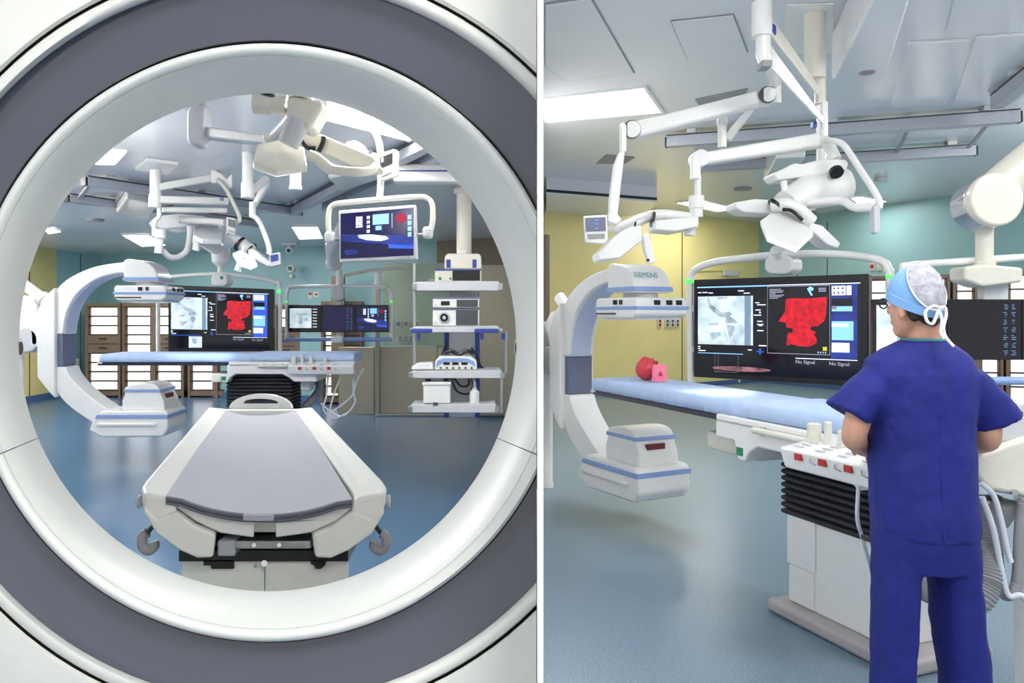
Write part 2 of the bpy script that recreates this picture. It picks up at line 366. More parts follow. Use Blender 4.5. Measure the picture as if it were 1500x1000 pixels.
# ------------------------------------------------------------------ CT gantry
NS = 128
def gring(r, L, cu=392, cv=500): return [P(cu + r * math.cos(2 * math.pi * i / NS), cv - r * math.sin(2 * math.pi * i / NS), L) for i in range(NS)]
gt = thing('scanner_gantry', 'white ring-shaped CT scanner gantry with slate grey band', 'scanner', (-.35, 1.5, 0))
def clipped(name, b, m, ang=40):
    o = mk(name, b, m, gt, 0, ang); bm = bmesh.new(); bm.from_mesh(o.data); off = OFF[gt.name]
    n = Vector((1, -PX, 0)).normalized(); pt = Vector((-.006, 0, 0)) - off
    bmesh.ops.bisect_plane(bm, geom=bm.verts[:] + bm.edges[:] + bm.faces[:], plane_co=pt, plane_no=n, clear_outer=True)
    bm.to_mesh(o.data); bm.free(); return o
b = B(); b.rings([gring(556, 1.16), gring(562, 1.15), gring(700, 1.15), gring(745, 1.17), gring(760, 1.22), gring(640, 1.72), gring(540, 1.75), gring(450, 1.75)], cap=False); clipped('outer_cover', b, COVER, 60)
b = B(); b.rings([gring(558, 1.2), gring(549, 1.2)], cap=False); clipped('groove', b, SEAM)
b = B(); b.rings([gring(551.5, 1.2), gring(551, 1.158), gring(547, 1.15), gring(536, 1.152), gring(529, 1.165), gring(527, 1.2)], cap=False); clipped('outer_lip', b, COVER, 80)
b = B(); b.rings([gring(530, 1.175), gring(485, 1.185), gring(439, 1.19)], cap=False); clipped('slate_band', b, SLATE, 80)
b = B(); b.rings([gring(441.5, 1.21), gring(441, 1.175), gring(439, 1.172), gring(438, 1.21)], cap=False); clipped('band_gasket', b, BLACK)
# bore rim in an upper and a lower half, with the joint the photo shows
def half(name, a0, a1, m):
    n = 90; R = []
    prof = [(438.5, 1.2), (438, 1.166), (434, 1.158), (428, 1.16), (421, 1.166), (420, 1.169), (419, 1.168), (405, 1.19), (388, 1.24), (374, 1.3), (366, 1.36), (364, 1.40), (372, 1.46), (400, 1.6)]
    for r, L in prof:
        R.append([P(392 + r * math.cos(a0 + (a1 - a0) * i / n), 501.5 - r * math.sin(a0 + (a1 - a0) * i / n), L) for i in range(n + 1)])
    vs = [p for q in R for p in q]; k = n + 1
    fs = [[i * k + j, i * k + j + 1, (i + 1) * k + j + 1, (i + 1) * k + j] for i in range(len(R) - 1) for j in range(n)]
    b = B(); b.add(vs, fs); o = mk(name, b, m, gt, 0, 70)
    bm = bmesh.new(); bm.from_mesh(o.data); n_ = Vector((1, -PX, 0)).normalized()
    bmesh.ops.bisect_plane(bm, geom=bm.verts[:] + bm.edges[:] + bm.faces[:], plane_co=Vector((-.006, 0, 0)) - OFF[gt.name], plane_no=n_, clear_outer=True); bm.to_mesh(o.data); bm.free()
sa = math.radians(-22.6); sb = math.radians(180 + 22.6); ep = .0016
half('bore_rim_cover', sa + ep, sb - ep, RIM)
half('bore_rim_cover', sb + ep - 2 * math.pi, sa - ep, RIM)
b = B(); b.rings([gring(440, 1.215, 392, 501.5), gring(400, 1.22, 392, 501.5), gring(376, 1.33, 392, 501.5), gring(368, 1.42, 392, 501.5), gring(402, 1.6, 392, 501.5)], cap=False); clipped('rim_backing', b, DGREY)
# laser windows
for (u, v, L, ru, rv) in ((391, 136, 1.395, 13, 5), (25.5, 510, 1.395, 4, 14), (757.5, 510, 1.395, 4, 14)):
    for nm, kk, m, dl in (('laser_window', 1, CHROME, 0), ('lens', .72, BLACK, -.006)):
        b = B(); n = 24; s = L / F
        b.prismv([P(u + ru * kk * math.cos(2 * math.pi * i / n), v - rv * kk * math.sin(2 * math.pi * i / n), L + dl) for i in range(n)], Vector((0, .012, 0)))
        if nm == 'laser_window': pw = mk(nm, b, m, gt, .002)
        else: mk(nm, b, m, pw)
b = B(); b.box(-1.15, .06, 1.2, 1.72, 0, .78); mk('floor_base', b, COVER, gt, .03)

# ------------------------------------------------------------------ CT table
ct = thing('scanner_table', 'white CT patient couch with grey concave pad beyond ring', 'table', P(388, 460 + 600, 3.0) * 1)
D1, D2 = 2.1, 4.0
def q2(a, c_, n=1): return a + (c_ - a) * n
# side rails: near section traced at D1, far section at D2
def rail_part(sgn):
    X = lambda u: u if sgn < 0 else 2 * 387 - u
    near = [(207, 711), (246, 718), (258, 727), (258, 752), (231, 762), (210, 742)]
    mid = [(207, 711), (246, 718), (258, 727), (258, 740), (240, 745), (207, 735)]
    far = [(305, 596), (328, 598), (334, 603), (334, 612), (318, 614), (306, 610)]
    b = B()
    R = [[P(X(387 + (u - 387) * .985), v + 10, D1 - .02) for u, v in near], [P(X(u), v, D1 + .05) for u, v in near], [P(X(u), v - 4, D1 + .16) for u, v in near][:0] or [P(X(387 + (u - 387) * .97), v - 8, D1 + .12) for u, v in mid], [P(u if sgn < 0 else 2 * 381.5 - u, v, D2) for u, v in far]]
    b.rings(R); return mk('side_rail', b, COVER, ct, .012, 50)
rail_part(-1); rail_part(1)
# pad
def grid(rows):
    n = len(rows[0]); vs = [p for r in rows for p in r]
    fs = [[i * n + j, i * n + j + 1, (i + 1) * n + j + 1, (i + 1) * n + j] for i in range(len(rows) - 1) for j in range(n - 1)]
    return vs, fs
def padrow(t, dz=0, ext=0):
    d = D1 - .02 + (D2 - D1) * t; L, R_ = Vector(P(244, 719, D1 - .02)), Vector(P(516, 724, D1 - .02)); L2, R2 = P(326, 597.5, D2), P(436, 597.5, D2)
    a = L.lerp(L2, t); c2 = R_.lerp(R2, t); sag = .058 * (1 - t) + .03 * t; row = []
    for j in range(25):
        s = j / 24; x = a.lerp(c2, s); q = 2 * s - 1
        x.z += -sag * (1 - abs(q) ** 2.2) + dz - .012 * max(0, abs(q) - .85) / .15; row.append(x)
    return row
b = B(); top = [padrow(t / 30) for t in range(31)]; bot = [padrow(t / 30, -.022) for t in range(31)]
vs, fs = grid(top); v2, f2 = grid(bot); k = len(vs); b.add(vs + v2, fs + [[i + k for i in reversed(f)] for f in f2] + [[j, j + 1, k + j + 1, k + j] for j in range(24)])
pad = mk('pad', b, PAD, ct, 0, 50)
b = B(); b.tube([p + Vector((0, -.003, -.008)) for p in padrow(0)], .0045, 8); mk('piping', b, PIPING, pad)
b = B(); b.tube([p + Vector((0, -.003, -.019)) for p in padrow(0)], .0045, 8); mk('piping', b, PIPING, pad)
r0 = padrow(.0); b = B(); b.prismv([r0[j] + Vector((0, -.012, -.018)) for j in range(10, 15)] + [r0[j] + Vector((0, -.012, -.001)) for j in range(14, 9, -1)], Vector((0, .02, 0))); mk('tab', b, PAD, pad, .003)
b = B(); b.rings([[P(u, v, D1 + .03) for u, v in ((238, 764), (524, 764), (524, 780), (238, 780))], [P(u, v, D2 - .02) for u, v in ((314, 613), (449, 613), (449, 622), (314, 622))]]); mk('couch_top', b, COVER, ct, .006)
# curved cradle end
up = [(260, 731), (290, 741), (330, 753), (388, 761), (446, 753), (486, 741), (517, 731), (519, 740)]
lo = [(492, 762), (455, 779), (404, 786), (403, 766), (373, 766), (372, 786), (322, 779), (286, 762), (258, 742)]
b = B(); b.prismv([P(u, v + 1.5, D1 - .01) for u, v in up + lo], Vector((-.2845 * .12, .12, -.012))); mk('cradle', b, W_, ct, .006)
b = B(); b.px([(262, 745), (300, 775), (388, 790), (476, 775), (512, 745), (512, 800), (262, 800)], D1 + .06, .5); mk('cradle_recess', b, BLACK, ct)
for sgn in (-1, 1):
    X = lambda u: u if sgn < 0 else 2 * 387 - u
    b = B(); out = [(257, 749), (262, 752), (285, 770), (316, 783), (312, 817), (289, 818), (262, 806), (229, 782), (210, 752), (212, 742), (230, 760)]
    b.prismv([P(X(u), v, D1 - .03) for u, v in out], Vector((-.2845 * .5, .5, 0))); mk('wing_cover', b, COVER, ct, .014, seg=3)
    b = B(); c0 = P(X(219), 792, D1 + .03); s = D1 / F
    b.tube([P(X(216), 780, D1 + .03), P(X(209), 786, D1 + .03), P(X(209), 800, D1 + .03), P(X(217), 806, D1 + .03), P(X(226), 800, D1 + .03), P(X(225), 793, D1 + .03)], .014, 12, 5); mk('bumper', b, MGREY, ct)
    b = B(); b.cyl(P(X(216), 780, D1 + .03), P(X(224), 770, D1 + .05), .007); mk('bumper_bracket', b, DGREY, ct)
    b = B(); b.cyl(P(X(207), 734, D1 + .25), P(X(203), 734, D1 + .25), .02, seg=16); mk('side_knob', b, LGREY, ct)
b = B(); b.rect(319, 455, 792, 804, D1 + .01, .06); fr = mk('front_bar', b, STEEL, ct, .004)
b = B(); b.rect(318, 344, 792, 815, D1, .07); mk('front_bracket', b, ALU, ct, .006)
for u in (372, 409):
    b = B(); b.cyl(P(u, 798, D1 + .01), P(u, 798, D1 - .005), .006, seg=12); mk('bolt', b, CHROME, fr)
b = B(); b.rect(262, 510, 806, 822, D1 + .05, .5); mk('under_tray', b, BLACK, ct)
for u0, u1 in ((265, 387), (388.4, 509)):
    b = B(); b.px([(u0, 819), (u0 + 1, 819), (u1, 819), (u1, 1000), (u0, 1000)], D1 + .06, .02); mk('pedestal_door', b, COVER, ct, .004)
b = B(); a0 = P(268, 822, D1 + .08); a1 = P(506, 822, D1 + .08); b.prismv([(a0.x, D1 + .08, 0), (a1.x, D1 + .08, 0), (a1.x, D1 + .08, a0.z), (a0.x, D1 + .08, a0.z)], Vector((-.35, 1.2, 0))); mk('pedestal', b, COVER, ct, .01)
b = B(); b.px([(298, 820), (342, 820), (342, 833), (310, 833), (308, 828), (298, 828)], D1 + .05, .012); mk('latch', b, BLACK, ct)
b = B(); b.px([(455, 820), (478, 820), (476, 828), (470, 833), (462, 833), (460, 828), (455, 826)], D1 + .05, .012); mk('latch', b, BLACK, ct)
b = B(); b.cyl(P(387, 825, D1 + .06), P(387, 825, D1 + .04), .009, seg=14); mk('lock', b, CHROME, ct)
b = B(); b.cyl(P(374, 829, D1 + .06), P(374, 829, D1 + .05), .005, seg=14); mk('screw', b, MGREY, ct)
# head board with a handle slot
n = 24; ou = [P(381.5 + 46 * math.cos(math.pi * i / n), 598 - 21 * math.sin(math.pi * i / n), D2 + .02) for i in range(n + 1)]
inn = [P(381.5 + 26 * math.cos(math.pi * i / n), 591.5 - 7.5 * math.sin(math.pi * i / n) ** .7, D2 + .02) for i in range(n + 1)]
b = B(); vs = ou + inn; off = Vector((0, .03, 0)); k = len(vs); m_ = n + 1
fs = [[i, i + 1, m_ + i + 1, m_ + i] for i in range(n)] + [[0, m_, m_ + n, n]]
fs2 = [[x + k for x in reversed(f)] for f in fs]; edge = list(range(m_)); hole = [m_ + i for i in range(m_)]
sd = [[a, c2, c2 + k, a + k] for a, c2 in zip(edge, edge[1:] + edge[:1])] + [[a, c2, c2 + k, a + k] for a, c2 in zip(hole, hole[1:] + hole[:1])]
b.add(vs + [p + off for p in vs], fs + fs2 + sd); mk('head_board', b, W_, ct, 0, 30)
b = B(); b.px([(306, 600), (457, 600), (450, 625), (314, 625)], D2 - .06, .05); mk('couch_end', b, COVER, ct, .01)


# ------------------------------------------------------------------ angiography C-arm (one design, two rooms)
S = .00682
def carm(label, M, scale=1):
    t = thing('angiography_c_arm', label, 'medical imager', M @ Vector((0, 0, 0)))
    q = lambda u, v: ((u - 215) * S * scale, (500 - v) * S * scale)
    def X(pts, y0, y1, name, m, bev=.02, parent=t, seg=3):
        b = B(M); b.xz([q(*p) for p in pts], y0 * scale, y1 * scale); return mk(name, b, m, parent, bev, 50, seg=seg)
    def sm(pts, n=5): return [(p.x, p.y) for p in smooth([Vector((a, c, 0)) for a, c in pts], n)]
    uo = sm([(200, 384), (165, 388), (138, 395), (110, 409), (93, 426), (84, 450), (80, 480)])
    ui = sm([(103, 489), (105, 470), (113, 446), (131, 423), (160, 406), (200, 399)])
    X(uo + [(80, 489)] + ui, -.13, .13, 'upper_arc', W_, .02)
    X(sm([(93, 489), (95, 470), (103, 446), (121, 421), (150, 404), (200, 397)]) + sm([(200, 400), (160, 407), (132, 424), (114, 447), (106, 470), (104, 489)]), -.095, .095, 'arc_inner_light_tint', LILAC_TINT, .004)  # lilac painted on the inner face for the tinted light there
    X([(84, 489), (102, 489), (102, 536), (84, 536)], -.12, .12, 'arc_window', BSLATE, .008)
    lo_ = sm([(84, 536), (86, 556), (100, 581), (122, 601), (152, 620)]) + sm([(172, 600), (150, 585), (128, 567), (112, 549), (106, 536)])
    X(lo_, -.13, .13, 'lower_arc', W_, .02)
    X([(68, 458), (78, 436), (94, 422), (94, 580), (86, 572), (69, 551)], -.17, -.09, 'holder_plate', W_, .012)
    X([(68, 458), (78, 436), (94, 422), (94, 580), (86, 572), (69, 551)], .09, .17, 'holder_plate', W_, .012)
    X([(60, 470), (92, 470), (92, 545), (64, 545)], -.1, .1, 'holder_core', LGREY, .02)
    # detector
    hd = X(sm([(193, 413), (193, 383), (212, 382), (228, 387), (238, 397), (243, 414)], 4), -.17, .17, 'detector_head', W_, .03, seg=4)
    X([(191.5, 407), (243, 407), (244, 412), (191.5, 412)], -.178, .178, 'stripe', BSTRIPE, .004, hd)
    b = B(M); p0 = q(220, 413); b.cyl((p0[0], 0, p0[1]), (p0[0], 0, q(220, 420)[1]), .13 * scale, seg=24); mk('collar', b, LGREY, t)
    dp = X([(185, 419), (255, 419), (258, 424), (257, 437), (250, 441), (188, 441), (183, 437), (183, 423)], -.235, .235, 'detector_panel', W_, .02, seg=3)
    X([(182, 428.5), (258.6, 428.5), (258.6, 432), (182, 432)], -.24, .24, 'stripe', BSTRIPE, .004, dp)
    for (a, c2) in ((218, 224), (229, 233)):
        X([(a, 421.5), (c2, 421.5), (c2, 426.5), (a, 426.5)], -.245, -.23, 'control_key', BLACK, .002, dp)
    for yy in (-.08, .03, .12):
        b = B(M); x0 = q(258.4, 0)[0]; z0, z1 = q(0, 427)[1], q(0, 422)[1]; b.box(x0 - .01, x0 + .004, yy * scale, (yy + .05) * scale, z0, z1); mk('control_key', b, BLACK, dp, .001)
    X([(186, 435.5), (222, 435.5), (222, 437), (186, 437)], -.243, -.23, 'slot', BLACK, 0, dp)
    X([(190, 441), (252, 441), (250, 443), (192, 443)], -.2, .2, 'detector_face', W_, .004)
    # tube housing
    tb = X(sm([(194, 566), (204, 561), (222, 559), (238, 561), (245, 568)], 4) + [(246, 574), (251, 584), (252, 598), (192, 598), (191, 584), (195, 574)], -.18, .18, 'tube_cover', W_, .03, seg=4)
    X([(194, 567.5), (246, 567.5), (247, 571.5), (194, 571.5)], -.187, .187, 'stripe', BSTRIPE, .004, tb)
    b = B(M); x0 = q(250, 0)[0]; b.box(x0 - .02, x0 + .004, -.1 * scale, .06 * scale, q(0, 581)[1], q(0, 575)[1]); mk('label_plate', b, mat('dark_red', (110, 30, 36), .4) if 'dark_red' not in MT else MT['dark_red'], tb)
    bs = X([(166, 597), (256, 597), (260, 602), (260, 624), (253, 634), (166, 635), (148, 625), (152, 614)], -.24, .24, 'tube_base', W_, .03, seg=4)
    X([(160, 602.5), (260.5, 602.5), (260.5, 608), (157, 608)], -.247, .247, 'stripe', BSTRIPE, .004, bs)
    X([(160, 614), (246, 614), (243, 619), (160, 619)], -.255, .0, 'rib', W_, .012, bs)
    # robot arm behind the holder
    X([(50, 477), (90, 476), (90, 506), (70, 511), (52, 506)], -.1, .14, 'hub', W_, .03, seg=4)
    b = B(M); c0 = q(46, 497); b.cyl((c0[0], -.1 * scale, c0[1]), (c0[0], .2 * scale, c0[1]), .13 * scale, seg=28); mk('joint', b, LGREY, t, .02)
    b = B(M); a0, a1 = q(46, 492), q(30, 452); b.tube([(a0[0], .08, a0[1]), (a1[0], .08, a1[1]), (q(26, 440)[0], .12, q(26, 440)[1])], [.11 * scale, .13 * scale, .1 * scale], 20); mk('forearm', b, W_, t)
    b = B(M); a0, a1 = q(20, 414), q(78, 454); b.tube([(a0[0], .14, a0[1]), (a1[0], .1, a1[1])], .055 * scale, 18); mk('cable_guide', b, W_, t)
    b = B(M); e0, e1 = q(50, 434), q(56, 439); b.tube([(e0[0], .12, e0[1]), (e1[0], .118, e1[1])], .075 * scale, 18); mk('collar', b, LGREY, t, .008)
    zf = -(M @ Vector((0, 0, 0))).z
    b = B(M); x0 = -1.3; b.tube([(x0, .03, zf), (x0, .03, zf + .03), (x0, .03, zf + .05), (x0, .03, q(0, 446)[1])], [.06, .06, .05, .05], 20); mk('stand', b, W_, t)
    return t, q
MLC = Matrix.Translation(P(215, 500, 7.5))
carm('white C-arm with blue stripes seen through the scanner ring', MLC)
cr = P(934, 500, 5.4); cr.z = 1.1
MRC = Matrix.Translation(cr) @ Matrix.Rotation(math.radians(-64), 4, 'Z')
tcr, qc = carm('large white C-arm beside the yellow wall in the right room', MRC, .95)
a0 = MRC @ Vector((qc(243, 398)[0] + .012, -.12, qc(243, 396)[1]))
text('lettering', 'SIEMENS', tcr, mat('teal_print', (96, 150, 160), .5), MRC @ Vector((qc(239, 0)[0] + .012, -.155, qc(0, 397)[1])), MRC.to_3x3() @ Vector((0, 1, 0)), .055, up=(MRC.to_3x3() @ Vector((-.45, 0, 1))))


# ------------------------------------------------------------------ interventional table (one design, two rooms)
def op_table(label, M, k, W, ztop, bx, by, pan0, pan1, pany, floor_z, glow=None):
    """local x along the table, -y the control side; k stretches the length"""
    t = thing('operating_table', label, 'table', Vector(((M @ Vector((bx, by, 0))).x, (M @ Vector((bx, by, 0))).y, 0)))
    def X(x0, x1, y0, y1, z0, z1, name, m, bev=.008, parent=t):
        b = B(M); b.box(x0, x1, y0, y1, z0, z1); return mk(name, b, m, parent, bev, 50)
    xe, xs, xn = -1.54 * k, -.07 * k, .955 * k
    # mattress: a long thin pad with slightly wavy sheet
    def mattress(xa, xb, w, za, zb, rag):
        b = B(M); R = []; n = 46
        for i in range(n + 1):
            x = xa + (xb - xa) * i / n; e = min(1, min(i, n - i) / 1.2) ** .5; hh = (zb - za)
            wob = lambda s: rag * noise.noise(Vector((x * 22 + s * 1.5, s, 3)))
            R.append([Vector((x, -w + .012 + wob(0), za)), Vector((x, -w + wob(1) * 1.2, za + hh * .3)), Vector((x, -w + .004 + wob(2), za + hh * .75)), Vector((x, -w + .02, za + hh * (.85 + .15 * e))),
                      Vector((x, 0, zb - (1 - e) * .01 + rag * .4 * noise.noise(Vector((x * 5, 0, 1))))), Vector((x, w - .02, za + hh * (.85 + .15 * e))), Vector((x, w, za + hh * .6)), Vector((x, w - .01, za))])
        b.rings(R); return b
    mk('mattress', mattress(xe, xs + .02, W, ztop - .085, ztop, .018), SHEET, t, 0, 70)
    mk('mattress', mattress(xs, xn, W * 1.03, ztop - .075, ztop + .006, .004), SHEET, t, 0, 70)
    X(xe - .03, xs + .5, -W * .9, W * .9, ztop - .12, ztop - .088, 'tabletop', CARBON)
    X(xe - .035, xe + .02, -W * .95, W * .95, ztop - .1, ztop - .088, 'end_strip', W_, .003)
    X(xs - .2, xn + .02, -W * 1.1, W * 1.1, ztop - .11, ztop - .078, 'side_tray', W_)
    for s in (-1, 1):
        b = B(M); b.cyl((xs + .1, s * W * 1.16, ztop - .12), (pan0 - .02, s * W * 1.16, ztop - .12), .016); mk('accessory_rail', b, BEIGEC, t)
        for xx in (xs + .14, pan0 - .08): X(xx, xx + .03, min(s * W, s * W * 1.16), max(s * W, s * W * 1.16), ztop - .14, ztop - .1, 'rail_bracket', STEEL, .003)
    b = B(M); yy = W * 1.05
    b.xz([(xs - .22, ztop - .11), (xn * .62, ztop - .11), (xn * .62, ztop - .28), (bx + .38, ztop - .28), (bx + .33, ztop - .24), (bx + .26, ztop - .205), (bx - .2, ztop - .205), (bx - .26, ztop - .24), (bx - .29, ztop - .29), (bx - .34, ztop - .29), (bx - .37, ztop - .2), (xs - .22, ztop - .2)], -yy, yy)
    hs = mk('housing', b, W_, t, .012, 40)
    X(bx - .345, bx - .3, -yy - .004, -yy + .01, ztop - .265, ztop - .225, 'exit_sign', GREENS, .001, hs)
    X(xs - .42, bx - .3, -yy * .6, yy * .6, ztop - .3, ztop - .2, 'cable_arm', BEIGEC, .02)
    # control console
    b = B(M); zc = ztop - .1
    b.prismv([(pan0, -pany, zc - .012), (pan0, -W * .95, zc + .03), (pan0, -W * .95, zc - .1), (pan0, -pany + .03, zc - .1)], Vector((pan1 - pan0, 0, 0)))
    cs = mk('control_console', b, W_, t, .012, 40)
    def onp(f): return -pany + (pany - W * .95) * f, zc - .012 + .042 * f
    for i, (fx, fr, r, h) in enumerate(((.08, .5, .028, .07), (.21, .5, .015, .085), (.34, .5, .018, .06), (.55, .55, .02, .05))):
        y, z = onp(fr); x = pan0 + (pan1 - pan0) * fx; b = B(M); b.tube([(x, y, z - .004), (x, y, z + .012), (x, y, z + .013), (x, y, z + h), (x, y, z + h + .004)], [r * 1.25, r * 1.15, r, r * .95, r * .7], 18); mk('joystick', b, BEIGEC, cs)
    for fx in (.16, .38, .6):
        x = pan0 + (pan1 - pan0) * fx; X(x, x + .035, -pany - .001, -pany + .02, zc - .05, zc - .024, 'red_label', REDS, .001, cs)
        b = B(M); b.tube([(x + .07, -pany + .012, zc - .03), (x + .085, -pany - .004, zc - .045), (x + .1, -pany + .012, zc - .055)], .0025, 6); mk('hook', b, MGREY, cs)
    for i in range(4):
        for j in range(3):
            y, z = onp(.15 + j * .13); x = pan0 + .05 + i * (pan1 - pan0) * .2; X(x, x + .04, y - .008, y + .008, z - .002, z + .005, 'key', LGREY, .001, cs)
    # column: bellows, box, floor plate
    zb0, zb1 = .5, ztop - .21
    n = 11
    for i in range(n):
        z0 = zb0 + (zb1 - zb0) * i / n; z1 = zb0 + (zb1 - zb0) * (i + 1) / n; R = []
        for z, e_ in ((z0, .014), (z0 * .8 + z1 * .2, .002), (z0 * .65 + z1 * .35, -.002), (z0 * .35 + z1 * .65, -.002), (z0 * .2 + z1 * .8, .002), (z1, .014)):
            R.append([(bx - .33 + e_, by - .21 + e_, z), (bx + .33 - e_, by - .21 + e_, z), (bx + .33 - e_, by + .21 - e_, z), (bx - .33 + e_, by + .21 - e_, z)])
        b = B(M); b.rings(R); mk('bellows_fold', b, RUBBER, t, 0, 60)
    X(bx - .3, bx + .3, by - .19, by + .19, .07, .51, 'column_box', W_, .008)
    X(bx - .305, bx - .12, by - .2, by - .18, .26, .52, 'cover_flap', W_, .004); X(bx - .295, bx - .13, by - .197, by - .18, .075, .25, 'cover_flap', W_, .004)
    X(bx - .38, bx + .42, by - .27, by + .27, 0, .07, 'floor_plate', FOOTP, .025)
    return t
MLT = Matrix.Translation(Vector((P(386, 500, 7.75).x, 7.75, 0)))
zt = P(0, 518, 7.5).z
tl = op_table('pale blue operating table seen side-on beyond the CT couch', MLT, 1.02, .25, zt, 0, .05, .335, .99, .36, 0)
b = B(); mb = lambda pts, r, nm, m, par, n=8: mk(nm, B().tube(pts, r, n, 6), m, par)
MRT = Matrix.Translation(Vector((1.546, 3.685, 0))) @ Matrix.Rotation(math.radians(-70.1), 4, 'Z')
tr = op_table('pale blue operating table reaching towards the C-arm beside the person', MRT, 1.066, .222, 1.075, .22, .24, .46, 1.02, .5, 0)
# hoses and cables of the left table
mb([P(466, 556, 7.9), P(468, 570, 7.9), P(458, 585, 7.9), P(446, 600, 7.9), P(442, 640, 7.8)], .045, 'hose', HOSE, tl, 12)
for pts in ([(501, 548), (490, 575), (484, 600), (495, 597), (515, 580), (522, 560), (532, 540)], [(517, 545), (518, 575), (520, 590), (505, 608), (488, 605), (470, 590)], [(481, 545), (478, 580), (474, 600), (490, 612), (510, 604)]):
    mb([P(u, v, 7.55) for u, v in pts], .009, 'cable', CABLE, tl)
b = B(); b.rect(440, 455, 556, 573, 7.6, .2); mk('bracket', b, LGREY, tl, .02)

# ------------------------------------------------------------------ screens
def scr(pl, t, us, vs, name, m, z=1, par=None):
    b = B(); b.rect(us[0], us[1], vs[0], vs[1], pl, .0015, -.0015 * z); return mk(name, b, m, par or t)
def bars(pl, t, rects, name, m, z=3):
    b = B()
    for (a, c2, d, e_) in rects: b.rect(a, c2, d, e_, pl, .001, -.0015 * z)
    return mk(name, b, m, t)
def big_display(label, pl, C, frame_px, frame_m, thick, glow):
    """C maps unit picture coordinates (0..1) to pixels"""
    c4 = [C(0, 0), C(1, 0), C(1, 1), C(0, 1)]
    pc = pl.pt(*C(.5, 1))
    t = thing('display_screen', label, 'monitor', pc)
    b = B(); b.px(c4, pl, thick); body = mk('body', b, BLACK, t, .008)
    def quad(x0, x1, y0, y1, name, m, z):
        b = B(); b.px([C(x0, y0), C(x1, y0), C(x1, y1), C(x0, y1)], pl, .0012, -.0012 * z); return mk(name, b, m, t)
    def poly(pts, name, m, z):
        b = B(); b.px([C(*p) for p in pts], pl, .0012, -.0012 * z); return mk(name, b, m, t)
    def many(rs, name, m, z):
        b = B()
        for x0, x1, y0, y1 in rs: b.px([C(x0, y0), C(x1, y0), C(x1, y1), C(x0, y1)], pl, .0012, -.0012 * z)
        return mk(name, b, m, t)
    quad(.02, .965, .06, .95, 'screen', SCREEN, 1)
    quad(.025, .47, .075, .088, 'title_bar', SCYAN, 2); quad(.47, .96, .075, .083, 'title_bar', SWHITE, 2)
    quad(.03, .375, .175, .66, 'xray_picture', XRAY, 2)
    quad(.325, .362, .175, .66, 'grey_band', XBAND, 3)
    bones = ([(.09, .19), (.1, .18), (.12, .26), (.155, .3), (.19, .34), (.23, .33), (.25, .36), (.22, .39), (.17, .38), (.13, .33), (.1, .28)], [(.21, .385), (.245, .38), (.29, .44), (.2, .45)], [(.1, .45), (.16, .44), (.165, .46), (.11, .47)],
             [(.11, .54), (.175, .53), (.18, .56), (.15, .6), (.13, .62), (.115, .58)], [(.155, .18), (.22, .18), (.22, .2), (.16, .21)], [(.215, .46), (.26, .47), (.265, .5), (.25, .56), (.235, .6), (.225, .54)])
    for pts in bones: poly(pts, 'xray_shadow', XDARK, 3)
    for x in (.195, .215, .235): poly([(x, .49), (x + .003, .49), (x + .035, .655), (x + .032, .655)], 'xray_shadow', XDARK, 4)
    quad(.46, .46 + .345, .09, .73, 'view_frame', SGREY, 2); quad(.462, .803, .095, .725, 'view', SCREEN, 3)
    head = [(.565, .215), (.6, .205), (.68, .21), (.79, .2), (.785, .36), (.775, .42), (.74, .465), (.705, .47), (.7, .5), (.735, .52), (.72, .545), (.735, .58), (.735, .625), (.7, .655), (.63, .655), (.6, .635), (.57, .655), (.575, .57), (.58, .53), (.605, .53), (.605, .49), (.57, .48), (.565, .435), (.525, .425), (.55, .36), (.562, .33)]
    poly(head, 'head_rendering', REDI, 4)
    mm = [(.683, .12), (.7, .1), (.72, .115), (.715, .14), (.7, .135), (.715, .18), (.705, .185), (.69, .14)]
    poly(mm, 'hammer_icon', SCYAN, 4)
    quad(.81, .945, .085, .76, 'side_panel', SBLUE if not glow else SDBLUE, 2)
    [many([q_], 'icon_panel', SWHITE, 3) for q_ in ((.815, .885, .1, .185), (.89, .915, .1, .185), (.815, .905, .615, .7))]
    many([(.822 + i * .022, .832 + i * .022, .115 + j * .04, .13 + j * .04) for i in range(3) for j in range(2)], 'icon', DGREY, 4)
    many([(.815, .92, .215, .28)], 'graph', SCREEN, 3); [many([q_], 'form', SCYAN, 3) for q_ in ((.815, .92, .285, .33), (.815, .925, .42, .59))]
    quad(.815, .84, .28, .31, 'swatch', PURP, 4); quad(.815, .9, .44, .47, 'form_header', SWHITE, 4)
    quad(.768, .79, .655, .69, 'marker', mat('marker_yellow', (190, 190, 40), .4, emit=.6) if 'marker_yellow' not in MT else MT['marker_yellow'], 4)
    rr = random.Random(3)
    many([(x, x + rr.uniform(.015, .05), y, y + .009) for x, y in [(.03, .13), (.06, .13), (.1, .135), (.285, .12), (.32, .145), (.03, .68), (.03, .7), (.035, .72), (.345, .7), (.39, .24), (.4, .26), (.39, .31), (.38, .36), (.4, .42), (.4, .45), (.41, .46), (.4, .51), (.41, .655)]], 'readout_text', SWHITE, 3)
    many([(.473, .473 + rr.uniform(.03, .1), .115 + i * .014, .122 + i * .014) for i in range(7)] + [(.745, .785, .115 + i * .014, .122 + i * .014) for i in range(3)] + [(.74 + i * .013, .747 + i * .013, .7, .715) for i in range(4)], 'readout_text', SGREY, 4)
    poly([(.41, .345), (.417, .325), (.424, .345)], 'pointer_icon', SWHITE, 3); many([(.395, .44, .715, .722), (.412, .423, .69, .745)], 'pointer_icon', SBLUE, 3)
    quad(.03, .315, .745, .752, 'lower_bar', SBLUE if not glow else SCYAN, 2); quad(.62, .945, .765, .772, 'lower_bar', SWHITE, 2)
    tp = [C(.62, .805), C(.78, .805)]
